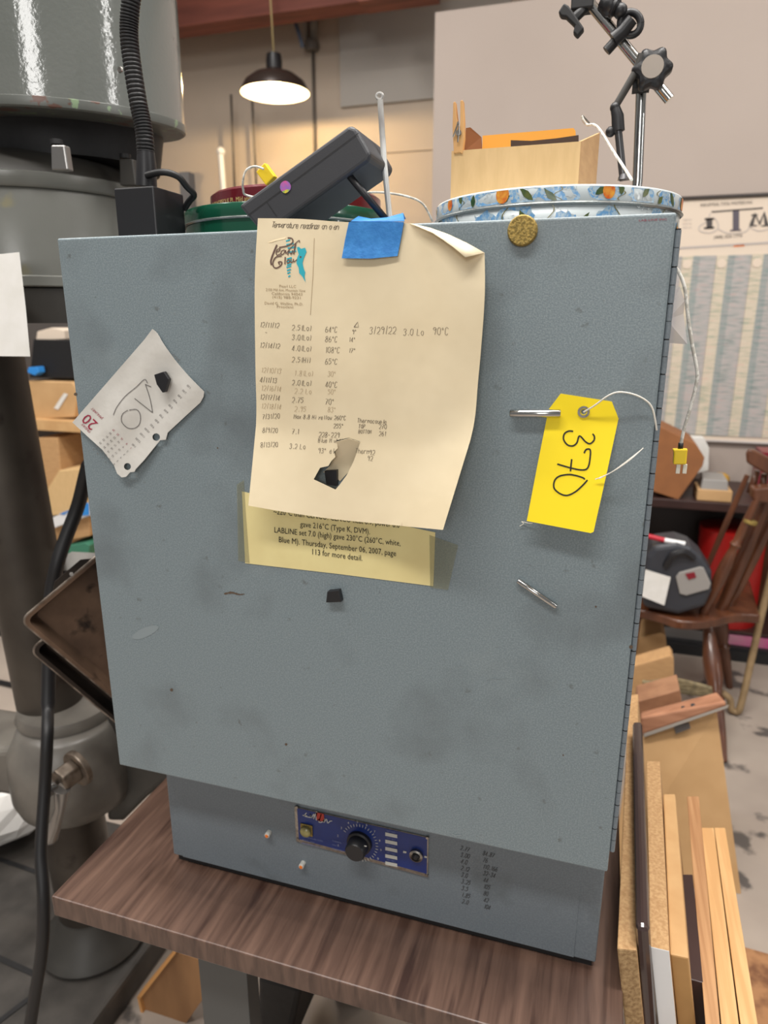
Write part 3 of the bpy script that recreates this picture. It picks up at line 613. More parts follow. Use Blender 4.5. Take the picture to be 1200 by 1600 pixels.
# ------------------------------------------------------------------ magnets
def rod_magnet(x0,y0,x1,y1,r,o,label):
    p=MB(); a=Yp(x0,y0,-o); b=Yp(x1,y1,-o); d=(b-a); L=d.length
    p.lathe([(r*.85,0),(r,r*.2),(r,L-r*.2),(r*.85,L)],a,d,16)
    tag(p.build('bar_magnet','chrome',base=(a+b)/2-Vector((0,0,r))),label,'magnet','round steel rod magnets on the door')
rod_magnet(797,646,876,646,.0036,.0065,'steel rod magnet lying level across the corner of the yellow tag')
rod_magnet(809,907,869,948,.0027,.003,'steel rod magnet stuck diagonally below the yellow tag')
p=MB().lathe([(.0125,0),(.0128,.002),(.0125,.0055),(.0115,.0065),(.0005,.0066)],Yp(817,361,0),(0,-1,0),28); tag(p.build('disc_magnet','brass',base=Yp(817,361,0)),'round gold disc magnet at the top of the oven door','magnet')
def blk(poly,o,h,label):
    p=MB().prism([Yp(x,y,-o) for x,y in poly],(0,-h,0)); tag(p.build('block_magnet','blackp',base=Yp(*poly[0],-o),bevel=.0006),label,'magnet','black block magnets on the door')
blk([(515,921),(533,919),(537,937),(513,938)],.0002,.007,'small black block magnet alone below the printed yellow note')
blk([(245,585),(260,580),(268,592),(262,612),(258,613),(249,600)],.0045,.005,'black diamond shaped block magnet on the calendar page')
blk([(510,734),(529,733),(529,758),(513,755)],.0002,.006,'black block magnet seen through the torn hole of the cream letter')

# ------------------------------------------------------------------ things on top of the oven
OT=BZT
# power supply with gooseneck
cor=Yp(240,300,.055); hh=Yp(240,290,.055).z; lx=Yp(178,300,.055).x
v_=ray(287,310); ry=CAMY+v_.y*(cor.x/v_.x)
t=thing('gooseneck_lamp_base',(cor.x,.1,OT),'black box with a ribbed black gooseneck rising from it on the oven top','lamp')
MB().box((lx,.055,OT),(cor.x,ry,hh)).build('case','blackp',t,bevel=.0015)
gy=(.055+ry)/2
MB().tube([Yp(229,292,gy),Yp(229,262,gy),Yp(228,238,gy)],[.0115,.011,.0095],14).build('connector','blackp',t)
gp=spline([Yp(228,245,gy),Yp(225,205,gy),Yp(217,165,gy),Yp(208,110,gy),Yp(202,60,gy),Yp(203,20,gy),Yp(210,-30,gy),Yp(222,-80,gy)],24)
MB().tube(gp,[.0098 if i%3<2 else .0086 for i in range(len(gp))],14).build('gooseneck','rubber',t)
MB().tube(spline([Yp(229,274,gy-.008),Yp(255,269,gy-.008),Yp(278,276,gy),Yp(292,292,gy+.01),Yp(303,304,gy+.02),Yp(296,314,gy+.025),Yp(288,326,gy+.03)],8),.0036,10).build('cable','rubber',t)

def tin(name,px,pyc,Y,r,zb,zl,zt,mb_,ml,label,rimm='metalrim'):
    cx=Yp(px,pyc,Y).x; t=thing(name,(cx,Y,zb),label,'tin')
    b=MB().lathe([(r*.99,0),(r*.99,zl-zb+.004)],(cx,Y,zb),n=72); 
    l=MB().lathe([(r*.995,zl-zb),(r,zl-zb+.001),(r,zt-zb-.0015),(r*.993,zt-zb),(r*.96,zt-zb),(r*.95,zt-zb-.003)],(cx,Y,zb),n=72)
    return t,b,l,Vector((cx,Y,zb))
zt=Yp(450,311,.10).z; zl=Yp(450,337,.10).z
t,b,l,gc=tin('round_tin',450,330,.225,.128,OT,zl,zt,0,0,'dark green round tin on the oven top behind the black meter')
b.build('can','green',t); l.build('lid','green',t)
MB().lathe([(.128,-.0004),(.1298,.001),(.128,.0024)],(gc.x,gc.y,zl),n=72,caps=False).build('lid_bead','metalrim',t)
rz=zt-.002; rt=Yp(463,283,.12).z; rc=Yp(463,297,.225)
t=thing('flat_tin',(rc.x,.225,rz),'dark red shallow tin with gold lettering stacked on the green tin','tin')
MB().lathe([(.106,0),(.106,rt-rz-.003),(.102,rt-rz),(.1,rt-rz-.002)],(rc.x,.225,rz),n=72).build('shell','maroon',t)
vs,fs=type_mesh('MILLED BY NORFOLK PL. Mild and Creamy   MILLED BY NORFOLK',1)
k=.0062; W=max(v[0] for v in vs)*k; a0=-PI/2-.95
mb=MB(); mb.add([(rc.x+.1064*math.cos(a0+x*k/.1064),.225+.1064*math.sin(a0+x*k/.1064),rz+.006+y*k*1.2) for x,y in vs],fs); mb.build('gold_lettering','gold_ink',t,fixn=False)

# black handheld meter on its bail
q=[(372,321),(545,195),(556,199),(580,241),(574,252),(412,368),(398,352)]
my0,my1=.012,.085
t=thing('digital_meter',Yp(412,362,.05),'black handheld digital meter propped on its bail on the oven top','meter')
P=[Yp(x,y,my0) for x,y in q]
body=MB().prism(P,(0,my1-my0,0)).build('case','meter',t,bevel=.004,seg=3)
ink=Ink(lambda x,y,e=0: Yp(x,y,my0-e),.0006)
ink.line([(386,337),(560,208)],1.2,0); ink.line([(417,316),(432,338)],1.2,0)
ink.build('case_seam','dark',body)
ink=Ink(lambda x,y,e=0: Yp(x,y,my0-e),.0008); ink.disc(446,292,8.5,0,ry=9.5); ink.poly([(441,299),(448,296),(453,296),(450,300),(446,302),(442,301)],1,.0003)
ink.build('round_sticker',['pinksticker','rain'],body)
MB().tube([Yp(540,268,my0+.006),Yp(603,343,my0+.02)],.0034,8).tube([Yp(540,268,my1-.006),Yp(603,343,my1-.006)],.0034,8).tube([Yp(603,343,my0+.02),Yp(603,343,my1-.006)],.003,8).build('bail_stand','blackp',t)
a=Yp(417,273,my0+.045); pl=MB(); u1=Vector((.62,0,-.78)); u2=Vector((.78,0,.62)); pl.hexa([a+u1*x*.0085+u2*y*.0065+Vector((0,z*.004,0)) for y in (-1,1) for x,z in ((-1,-1),(1,-1),(1,1),(-1,1))])
pl.build('thermocouple_plug','yplug',t,bevel=.001)
MB().tube(spline([Yp(412,264,my0+.03),Yp(398,260,my0+.03),Yp(385,266,my0+.03),Yp(380,280,my0+.03),Yp(380,296,my0+.04),Yp(388,306,my0+.06),Yp(440,312,my0+.065),Yp(560,302,my0+.08),Yp(600,301,.11),Yp(640,308,.12),Yp(662,320,.13),Yp(676,346,.14)]),.0011,7).build('thermocouple_wire','wirewhite',t)

# glass thermometers in the vent
t=thing('glass_thermometer',Yp(609,345,.06),'tall glass thermometer with a ring end standing behind the blue tape','thermometer')
MB().tube([Yp(594,156,.06),Yp(600,250,.06),Yp(610,352,.06)],.0028,12).build('stem','glass',t)
rp=[Yp(593+5*math.cos(a),150+5*math.sin(a),.06) for a in [2*PI*i/14 for i in range(15)]]
MB().tube(rp,.0013,6).build('ring','glass',t)
fx=Yp(348,280,4.9).x
t=thing('white_pole',(fx,4.9,0),'thin white pole with a round tip by the cream wall above the red tin','pole')
MB().tube([Yp(345,242,4.9),(fx+.06,4.9,0)],.024,10).build('shaft','whitelam',t)
MB().ball(Yp(345,237,4.9),.036,12).build('tip','whitelam',t)

# floral tin
zt=Yp(868,287,.07).z; zl=Yp(868,318,.07).z
t,b,l,fc=tin('floral_tin',868,312,.205,.131,OT,zl,zt,0,0,'white round tin printed with blue flowers, green leaves and orange blossoms')
def wrap(mb,polys,r,mi):
    for P in polys: mb.add([(fc.x+r*math.cos(a),fc.y+r*math.sin(a),z) for a,z in P],[tuple(range(len(P)))],mi)
def deco(mb,r,z0,z1,n,mi0):
    H=z1-z0; cl=lambda z: min(max(z,z0),z1)
    def leaf(a,z,L,w,th):
        P=[(a+(math.cos(th)*x-math.sin(th)*y)/r,cl(z+math.sin(th)*x+math.cos(th)*y)) for x,y in ((0,0),(L*.2,w*.7),(L*.5,w),(L*.8,w*.5),(L,0),(L*.8,-w*.2),(L*.5,-w*.7),(L*.2,-w*.5))]
        return P
    rr=random.Random(n)
    for i in range(22):                                             # feathery blue clumps
        a=-PI+i*2*PI/22+rr.uniform(-.08,.08); zc=z0+H*rr.uniform(.2,.8); R=rr.uniform(.010,.015)
        wrap(mb,[[(a+R*1.25*math.cos(k)*(.75+.4*rr.random())/r,cl(zc+R*math.sin(k)*(.75+.4*rr.random()))) for k in [2*PI*j/26 for j in range(26)]]],r+.0001,1+mi0)
        for _ in range(16): wrap(mb,[leaf(a+rr.uniform(-1.1,1.1)*R/r,z0+H*rr.random(),.004,.0006,rr.uniform(0,PI))],r+.0003,0)
    for i in range(30):
        a=-PI+i*2*PI/30+rr.uniform(-.07,.07); z=z0+H*rr.uniform(-.2,.5); th=rr.uniform(.5,2.6)
        wrap(mb,[leaf(a,z,rr.uniform(.010,.019),.0036,th)],r+.0005,2+mi0)
        if i%2==0:
            q=[(a+.03*math.sin(k*.8+i),z0+H*(k/9)) for k in range(10)]
            for (a1,b1),(a2,b2) in zip(q,q[1:]): wrap(mb,[[(a1,b1),(a1+.010,b1),(a2+.010,b2),(a2,b2)]],r+.0004,4+mi0)
    for i in range(9):
        a=-PI+i*2*PI/9+rr.uniform(-.15,.15); zc=z0+H*rr.uniform(.3,.7); R=rr.uniform(.0045,.007)
        wrap(mb,[[(a+R*math.cos(k)/r,cl(zc+R*1.2*math.sin(k))) for k in [2*PI*j/14 for j in range(14)]]],r+.0007,3+mi0)
    return mb
FM=['tinwhite','tinblue','leaf','flower','vine']
deco(b,.131*.99+.0003,OT+.006,zl,3,0).build('can',FM,t,fixn=False); deco(l,.1310,zl+.0035,zt-.0018,8,0).build('lid',FM,t,fixn=False)
MB().lathe([(.131,-.0004),(.1330,.0012),(.131,.003)],(fc.x,fc.y,zl),n=72,caps=False).build('lid_bead','metalrim',t)

# small cardboard box on the tin
by0,by1=.15,.275; bz=zt-.003
xl=Yp(705,260,by0).x; xr=Yp(905,260,by0).x; zl_=Yp(705,236,by0).z; zr_=Yp(905,221,by0).z; ztop=(zl_+zr_)/2
t=thing('cardboard_box',((xl+xr)/2,(by0+by1)/2,bz),'small open cardboard box on the floral tin holding an orange envelope','box')
th=.003
hf=Yp(925,191,by0+.06).z; dx=Yp(935,240,by1).x-xr
def pan(x0,ya,x1,yb,za,zb_,nm,m):            # upright side between two floor points, thin outwards-in
    d_=Vector((x1-x0,yb-ya,0)).normalized(); n_=Vector((-d_.y,d_.x,0))*th
    a_=Vector((x0,ya,bz)); b_=Vector((x1,yb,bz)); MB().hexa([a_,b_,b_+n_,a_+n_,*[q+Vector((0,0,h_-bz)) for q,h_ in ((a_,za),(b_,zb_),(b_+n_,zb_),(a_+n_,za))]]).build(nm,m,t)
pan(xl,by0,xr,by0,zl_,zr_,'front_side','cardlight'); pan(xr+.0003,by0+.0003,xr+dx,by1,zr_,hf+.004,'right_side','cardboard')
pan(xr+dx-th-.0003,by1,xl+dx+th,by1,ztop,ztop,'rear_side','cardlight'); pan(xl+dx,by1-.001,xl+.0003,by0+th+.0003,ztop-.004,ztop-.004,'left_side','cardbrown')
MB().hexa([(xl+th+.001,by0+th+.001,bz),(xr-th-.001,by0+th+.001,bz),(xr+dx-th-.001,by1-th-.001,bz),(xl+dx+th+.001,by1-th-.001,bz),(xl+th+.001,by0+th+.001,bz+th),(xr-th-.001,by0+th+.001,bz+th),(xr+dx-th-.001,by1-th-.001,bz+th),(xl+dx+th+.001,by1-th-.001,bz+th)]).build('bottom','cardlight',t)
fl=[Yp(725,236,by0+.03),Yp(728,200,by0+.03),Yp(735,199,by0+.035),Yp(752,214,by0+.05),Yp(753,236,by0+.05)]
MB().prism(fl,(0,.002,0)).build('side_flap','cardbrown',t)
p=MB().prism([Yp(753,240,.2),Yp(754,212,.2),Yp(896,200,.2),Yp(899,204,.2),Yp(901,232,.2)],(0,.004,0)); tag(p.build('padded_envelope','envelope',base=Yp(830,238,.2)),'orange envelope standing inside the small cardboard box','envelope')
p=MB().prism([Yp(798,232,.17),Yp(798,219,.17),Yp(830,220,.17),Yp(870,216,.17),Yp(904,211,.17),Yp(904,227,.17)],(0,.003,0)); tag(p.build('card_divider',mat('dark_card',(74,58,48),.8),base=Yp(850,230,.17)),'dark card sheet in front of the orange envelope','card')
# clothespin clipped on the box corner
t=thing('clothespin',Yp(716,235,by0),'wooden clothespin clipped upright on the left end of the small cardboard box','clothespin')
cy_=by0-.002
for P in ([(708,160),(711,158),(714,185),(719,205),(718,238),(709,240),(707,200)],[(719,157),(723,156),(725,190),(725,215),(722,240),(717,238),(718,212),(719,185)]):
    MB().prism([Yp(x,y,cy_) for x,y in P],(0,.009,0)).build('jaw','lightwood',t,bevel=.0006)
MB().tube(st([(708,214,-cy_+.002),(713,200,-cy_+.003),(716,190,-cy_+.003)]),.0009,6).tube(st([(715,222,-cy_+.002),(717,205,-cy_+.003),(717,192,-cy_+.003)]),.0009,6).lathe([(.003,-.002),(.003,.011)],Yp(717,208,cy_),(0,1,0),12).build('spring','steel',t)
# white wire over the box flap
p=MB().tube(spline([Yp(909,181,.2),Yp(912,189,.2),Yp(918,195,.2),Yp(928,195,.19),Yp(938,204,.18),Yp(956,233,.16),Yp(972,257,.14),Yp(987,281,.12)]),.0014,8)
p.tube([Yp(909,181,.2),Yp(920,193,.21)],.0014,8,1)
tag(p.build('braided_wire',['wirewhite','steel'],base=Yp(987,281,.12)),'white braided wire hooked over the cardboard box flap','wire')

# magnetic base stand
sy=.36
t=thing('magnetic_base_stand',(Yp(998,280,sy).x,sy,OT),'steel rod stand with black clamps and star knob behind the floral tin','stand')
sb=Yp(996,285,sy)
MB().box((sb.x-.03,sy-.025,OT),(sb.x+.03,sy+.025,OT+.05)).build('base_block','blackp',t,bevel=.003)
MB().tube([(sb.x-.003,sy,OT+.05),sb,Yp(1003,112,sy)],.0062,14).build('post','chrome',t)
MB().tube([Yp(905,-15,sy-.012),Yp(1046,156,sy-.012)],.0061,14).build('cross_rod','chrome',t)
kc=Yp(1019,107,sy-.03); star=[]
for i in range(60):
    a=2*PI*i/60; star.append(.0205+.0025*math.cos(6*a))
u_=Vector((1,0,0)); w_=Vector((0,0,1))
rings=[[kc+Vector((0,dy,0))+(u_*math.cos(2*PI*i/60)+w_*math.sin(2*PI*i/60))*star[i]*s_ for i in range(60)] for dy,s_ in ((.014,.9),(.012,1),(-.002,1),(-.006,.86),(-.007,.62))]
kb=MB().ring(rings).build('star_knob','blackp',t)
MB().lathe([(.0125,0),(.0122,.001),(.0005,.0012)],kc-Vector((0,.007,0)),(0,-1,0),24).build('knob_cap',mat('worn_plastic_cap',(150,140,130),.4),kb)
MB().lathe([(.012,-.02),(.012,.02)],Yp(1012,112,sy-.008),(0,1,0),18).box(Yp(999,133,sy-.01)-Vector((.008,.01,.006)),Yp(999,133,sy-.01)+Vector((.012,.012,.012))).build('clamp_body','blackm',t)
ay=sy-.03
MB().tube([Yp(1005,86,ay),Yp(1000,100,ay),Yp(994,112,ay)],[.0065,.006,.005],10).tube([Yp(996,108,ay),Yp(963,164,ay)],[.0046,.0042],10).build('jointed_arm','presshadow',t)
MB().ball(Yp(961,168,ay),.0062,12).tube([Yp(961,168,ay),Yp(965,182,ay),Yp(966,205,ay)],[.0056,.0074,.0078],12).ball(Yp(954,206,ay),.0062,12).tube([Yp(955,206,ay),Yp(966,204,ay)],.004,8).build('arm_joint','blackp',t)
MB().tube([Yp(966,205,ay),Yp(974,282,ay)],.0046,10).lathe([(.008,0),(.006,.006),(.002,.008)],Yp(975,281,ay),n=12).build('lower_arm',mat('gunmetal',(86,86,88),.3,.7),t)
# ring clip
rp=[Yp(985+16*math.cos(a),37+18*math.sin(a),sy-.02) for a in [2*PI*i/28 for i in range(29)]]
MB().tube(rp,.0042,10).build('ring_clip','blackp',t)
MB().tube([Yp(958,62,sy-.024),Yp(972,50,sy-.024),Yp(988,30,sy-.026)],[.0085,.008,.007],12).lathe([(.006,-.012),(.006,.012)],Yp(960,66,sy-.02),(.6,0,.6),10).build('swivel_clamp','blackp',t)
MB().tube([Yp(939,2,sy-.02),Yp(962,12,sy-.02)],[.008,.0125],14).ball(Yp(954,8,sy-.02),.0125,14).ball(Yp(969,17,sy-.022),.0085,12).build('ball_knob','blackp',t)
MB().prism([Yp(x,y,sy-.03) for x,y in ((872,18),(881,4),(888,8),(897,20),(913,44),(902,57),(895,50),(898,40),(884,26),(876,25))],(0,.012,0)).tube([Yp(894,32,sy-.024),Yp(915,12,sy-.016)],.006,10).box(Yp(912,4,sy-.012)-Vector((.014,.012,.01)),Yp(912,4,sy-.012)+Vector((.012,.012,.012))).build('wing_nut_clamp','blackm',t,bevel=.002)

# thermocouple hanging at the right side
t=thing('thermocouple_probe',Yp(1063,742,.08),'white braided thermocouple wire with yellow plug dangling beside the oven','probe')
wy=.08
MB().tube(spline([Yp(1048,415,wy),Yp(1060,424,wy),Yp(1070,450,wy),Yp(1074,485,wy),Yp(1081,535,wy),Yp(1089,578,wy),Yp(1088,600,wy),Yp(1078,640,wy),Yp(1069,670,wy),Yp(1064,694,wy)]),.0016,8).build('wire','wirewhite',t)
MB().tube([Yp(1064,692,wy),Yp(1063,702,wy)],.0024,8).build('strain_relief','rubber',t)
pb=MB().prism([Yp(x,y,wy-.004) for x,y in ((1051,702),(1075,702),(1074,708),(1072.5,726),(1052,726),(1053,708))],(0,.008,0)).build('plug_body','yplug',t,bevel=.0012)
for x in (1055.5,1066): MB().box(Yp(x,740,wy-.001),Yp(x+8,725,wy+.001)).build('pin',mat('nickel_pin',(228,222,206),.4,.2),pb,bevel=.0004)
p=MB(); p.add([Yp(x,y,.06+o) for x,y,o in ((1040,462,0),(1062,448,.004),(1070,470,0),(1068,490,.004),(1074,538,0),(1044,536,.003),(1042,500,0))],[(0,1,2,3,6),(6,3,4,5)]); tag(p.build('plastic_strip','plasticbag',base=Yp(1062,538,.06),solid=.0003),'scrap of clear plastic beside the hinge behind the white wire','plastic')

# ------------------------------------------------------------------ boards standing right of the table
def board(fl,fr,bl,br,z,tilt,mats,label,name='board',group=None,bev=.001,end=None,foot=0.0):
    a=Zp(*fl,z); b=Zp(*fr,z); c=Zp(*br,z); d=Zp(*bl,z)
    off=Vector((tilt*(z-foot),0,-(z-foot)))
    mb=MB().hexa([a+off,b+off,c+off,d+off,a,b,c,d])
    if end is not None: mb.m[-4]=end            # front end face
    o=mb.build(name,mats,base=(a+b)/2+off,bevel=bev); return tag(o,label,'board',group)
zB=Yp(965,1480,.03).z
G_='boards standing on edge beside the table'
board((964,1482),(995,1485),(982,1086),(997,1084),zB,.17,['particle','pboardedge'],'raw particle board on edge, nearest to the oven and tallest of the stacked boards','board',G_,.002,1)
board((993,1447),(1015,1450),(988,1126),(1003,1126),Yp(993,1447,.035).z,.15,['brownlam'],'board edged in dark glossy brown band, standing second from the oven','board',G_,.006)
board((1016,1479),(1046,1486),(1010,1189),(1031,1189),zB-.005,.18,['particle','whitelam'],'particle board with white melamine front end among the stacked boards','board',G_,.001,1)
board((1047,1491),(1076,1497),(1036,1240),(1055,1240),zB-.02,.19,['mdf','mdfface'],'smooth tan fibreboard standing right of the white ended board','board',G_,.002,1)
board((1078,1530),(1100,1536),(1066,1366),(1082,1366),zB-.08,.19,['darkwood'],'dark brown board set low between the fibreboard and pine planks','board',G_,.001)
board((1112,1720),(1136,1720),(1073,1244),(1092,1244),zB-.08,.19,['pineshaded'],'grooved pine moulding, first pine plank right of the dark board','plank',G_,.001)
board((1139,1720),(1170,1720),(1096,1293),(1115,1293),zB-.12,.19,['pine'],'knotty pine plank, middle of the three pine planks','plank',G_,.001)
board((1173,1720),(1204,1720),(1116,1293),(1133,1293),zB-.125,.19,['pine'],'plain pale pine plank, rightmost of the three pine planks','plank',G_,.001)

# tan panel behind, with wood offcuts on it
br_=Zp(1158,1397,0); tr=Yp(1120,1112,br_.y+.08); tl_=Yp(985,1160,br_.y+.06); bl_=Vector((tl_.x-.02,br_.y-.05,0))
n_=Vector((0,.012,0))
p=MB().hexa([bl_,br_,br_+n_,bl_+n_,tl_,tr,tr+n_,tl_+n_]); 
t=thing('fibreboard_panel',(bl_+br_)/2,'large tan fibreboard panel standing on edge behind the stacked boards','panel')
p.build('panel','cardtan',t,bevel=.001)
pl_=lambda x,y: Yp(x,y,br_.y+.055)
MB().prism([pl_(1053,1136),pl_(1077,1130),pl_(1079,1138),pl_(1056,1147)],(0,.004,0)).build('dark_patch','shelfgrey',t)
def slant(name,q,Y,d,m,label,cat,bev=.003):
    p=MB().prism([Yp(x,y,Y) for x,y in q],(0,d,0)); return tag(p.build(name,m,base=Yp(*q[0],Y),bevel=bev),label,cat)
YP=br_.y+.08
t=thing('wood_offcut',Yp(1070,1125,YP+.03),'reddish wooden piece with three drilled holes lying on the tan panel','wood')
A_=[Yp(x,y,YP-.01) for x,y in ((1002,1150),(1134,1108),(1137,1112),(1006,1152))]
blk_=MB().hexa([Yp(1003,1148,YP-.02),Yp(1134,1104,YP-.02),Yp(1130,1110,YP+.14),Yp(1003,1150,YP+.14),Yp(1001,1121,YP-.02),Yp(1135,1096,YP-.02),Yp(1120,1081,YP+.08),Yp(1001,1113,YP+.08)])
blk_.build('block','redwood',t,bevel=.006)
for x,y in ((1067,1105),(1082,1101),(1096,1102)):
    MB().lathe([(.006,0),(.0055,.001)],Yp(x,y,YP-.0215+.03)+Vector((0,-.01,.004)),(0,-.45,.9),12).build('drilled_hole','blackm',t)
MB().hexa([Yp(1006,1152,YP-.03),Yp(1137,1106,YP-.03),Yp(1137,1106,YP+.06),Yp(1006,1152,YP+.06),Yp(1006,1146,YP-.03),Yp(1139,1101,YP-.03),Yp(1139,1101,YP+.06),Yp(1006,1146,YP+.06)]).build('plastic_sleeve',mat('dull_plastic',(168,162,154),.35),t)
slant('wood_offcut',[(995,1112),(996,1096),(1062,1078),(1065,1092),(1064,1480),(996,1480)],YP+.2,.1,mat('dull_brown_wood',(160,118,88),.65,rgb2=(138,98,72),scale=20),'brown wood block behind the reddish drilled piece','wood')
slant('cardboard_carton',[(985,1100),(985,1042),(1048,1024),(1053,1030),(1053,1100)],1.75,.08,'cardboard','tan carton standing in front, lower of two cartons right of the oven','box')
slant('cardboard_carton',[(985,1045),(985,1000),(1033,988),(1040,992),(1044,1035)],2.02,.2,'cardtan','lighter tan carton peeking above the lower carton right of the oven','box')
# rope of dry twigs between
t=MB()
for i in range(14):
    r_=random.Random(i); t.tube(spline([Yp(1005+r_.uniform(-4,8),1070+r_.uniform(-6,8),1.7),Yp(1040,1070+r_.uniform(-8,10),1.69),Yp(1080,1074+r_.uniform(-8,10),1.68),Yp(1112,1082+r_.uniform(-6,6),1.67)],4),.008,6)
tag(t.build('twig_bundle',mat('dry_straw',(132,118,88),.8,rgb2=(92,82,60),scale=40),base=Yp(1060,1080,1.7)),'bundle of dry straw coloured twigs beside the chair leg','twigs')

# ------------------------------------------------------------------ desk with things, right background
DY=2.5; dz=Yp(1115,785,2.5).z
t=thing('dark_desk',(.7,2.7,0),'dark brown desk against the right wall with an open kneehole','desk')
MB().box((-.4,DY,dz-.04),(1.9,2.97,dz)).build('desktop','darkwood',t,bevel=.004)
MB().box((-.4,DY+.42,.05),(1.9,DY+.44,dz-.04)).build('back_panel',mat('shaded_panel',(30,20,19),.5),t)  # kneehole's shade put into the panel's darker brown
for x in (-.4,1.86): MB().box((x,DY+.02,0),(x+.04,2.95,dz-.04)).build('side_panel','darkwood',t)
MB().box((-.36,DY+.03,.05),(1.86,DY+.37,.062)).build('lower_shelf','blackm',t); MB().box((-.36,DY+.02,0),(1.86,DY+.05,.05)).build('toe_rail','blackm',t)
MB().box((-.36,DY+.06,.118),(1.86,DY+.37,.13)).build('middle_shelf','darkwood',t)
p=MB().box((.3,DY+.06,.062),(.63,DY+.3,.108)).build('storage_box','shelfgrey',base=(.46,DY+.18,.062)); tag(p,'flat grey box on the low shelf of the dark desk, left of the magenta one','box')
p=MB().box((.64,DY+.06,.062),(.98,DY+.3,.108)).build('storage_box','pink',base=(.8,DY+.18,.062)); tag(p,'flat magenta printed box on the low shelf of the dark desk','box')
def dbox(q,Y,d,m,name,label,cat,bev=.003): return slant(name,q,Y,d,m,label,cat,bev)
dbox([(1015,735),(1030,666),(1088,694),(1101,715),(1098,728),(1060,781),(1020,768)],2.52,.3,'cardbrown','cardboard_carton','brown carton tilted on its corner on the dark desk','box')
t=thing('parts_tray',Yp(1115,783,2.52),'shallow tan box with grey lumps on the dark desk','box')
a=Yp(1088,784,2.52); b=Yp(1145,768,2.52); MB().box((a.x,2.52,dz),(b.x,2.67,b.z)).build('tray','cardtan',t,bevel=.003)
c=Yp(1094,770,2.53); d=Yp(1140,752,2.53); e_=Yp(1136,740,2.53)
MB().hexa([(c.x,2.53,b.z-.004),(d.x,2.53,b.z-.004),(d.x,2.66,b.z-.004),(c.x,2.66,b.z-.004),(c.x+.004,2.54,d.z),(d.x-.004,2.54,d.z),(d.x-.012,2.65,d.z+.012),(c.x+.012,2.65,d.z+.012)]).build('grey_lid','grey',t,bevel=.004)
yr=Yp(1128,728,2.85); yr.z=dz+.0315; p=MB().ball(yr,.042,14,0,(1,1,.75)); tag(p.build('yellow_roll',mat('ochre_plastic',(186,144,56),.6),base=Yp(1128,736,2.85)),'ochre yellow roll at the back of the dark desk near the poster','roll')
dbox([(1062,682),(1100,684),(1108,700),(1107,735),(1090,740),(1062,720)],2.88,.06,'white','paper_bag','white crumpled paper bag behind the brown carton on the desk','bag')
a=Yp(1190,716,2.75); b=Yp(1225,700,2.9); p=MB().box((a.x,2.75,dz),b); tag(p.build('red_box','darkred',base=(a.x,2.8,dz)),'small dark red box behind the chair top at the right edge','box')
# red container under the desk
c=Yp(1140,905,2.7); p=thing('red_bin',(c.x,2.71,.13),'glossy red round bin in the kneehole of the dark desk behind the wooden chair','bin')
rt_=Yp(1135,838,2.52).z
MB().lathe([(.13,0),(.155,rt_-.16),(.155,rt_-.134),(.14,rt_-.13),(.005,rt_-.126)],(c.x,2.70,.13),n=36).build('tub','red',p)

# ------------------------------------------------------------------ wooden chair
t=thing('wooden_chair',Zp(1110,1010,0),'varnished brown wooden armchair with turned legs, device on its seat','chair')
sz=.45
S=[Zp(x,y,sz) for x,y in sp2([(968,952),(1000,953),(1030,960),(1058,969),(1090,971),(1120,967),(1150,960),(1188,961)],4)]
far=[Vector((q.x+.03,q.y+.40+.03*math.sin(i*.2),sz)) for i,q in enumerate(S)]
mb=MB(); k=len(S); V=[q for q in S]+far
mb.prism([*S,*far[::-1]],(0,0,-.035),0)
mb.build('seat','chairwood',t,bevel=.008,seg=3)
def turned(a,b,r,name,parent):
    a=Vector(a); b=Vector(b); L=(b-a).length
    prof=[(.55,0),(.8,.04),(.62,.09),(.7,.14),(1,.3),(1,.42),(.72,.52),(.62,.55),(.9,.58),(.62,.61),(.7,.66),(.6,.85),(.42,1)]
    return MB().lathe([(r*w,L*h) for w,h in prof],a,b-a,16).build(name,'chairwood',parent)
turned(Zp(1108,974,sz-.03)+Vector((0,.05,0)),Zp(1130,1190,0),.032,'leg',t)
turned(Zp(1130,972,sz-.03)+Vector((.02,.36,0)),Zp(1140,1075,0)+Vector((0,0,0)),.03,'leg',t)
turned(Zp(990,960,sz-.03)+Vector((.02,.06,0)),(.12,1.75,0),.03,'leg',t); turned(Zp(990,960,sz-.03)+Vector((.06,.34,0)),(.14,2.3,0),.03,'leg',t)
cy0=1.93
turned(Yp(1097,962,cy0),Yp(1190,765,cy0),.022,'back_post',t)
for (x0,y0,x1,y1,Y,r) in ((1103,890,1168,742,2.18,.012),(1124,958,1206,765,2.0,.024),(1136,955,1222,780,2.05,.02),(1188,952,1212,800,2.15,.016)):
    MB().tube([Yp(x0,y0,Y),Yp((x0+x1)/2,(y0+y1)/2,Y),Yp(x1,y1,Y)],[r*.8,r,r*.8],10).build('spindle','chairwood',t)
MB().prism([Yp(x,y,1.95) for x,y in ((1167,708),(1172,702),(1180,704),(1240,735),(1240,765),(1168,724))],(0,.03,0)).build('crest_rail','chairwood',t,bevel=.006)
MB().prism([Yp(x,y,1.92) for x,y in ((1176,763),(1240,758),(1240,788),(1180,786),(1175,778))],(0,.06,0)).build('arm','chairwood',t,bevel=.008)
MB().tube([Yp(1183,735,2.0),Yp(1172,770,2.0)],.012,8).tube([Yp(1195,740,2.0),Yp(1190,770,2.0)],.012,8).build('crest_spindle','chairwood',t)
a=Yp(1172,815,cy0); MB().lathe([(.0235,-.006),(.0245,0),(.0235,.006)],a,Yp(1190,765,cy0)-Yp(1097,962,cy0),16).build('gold_band','brass',t)
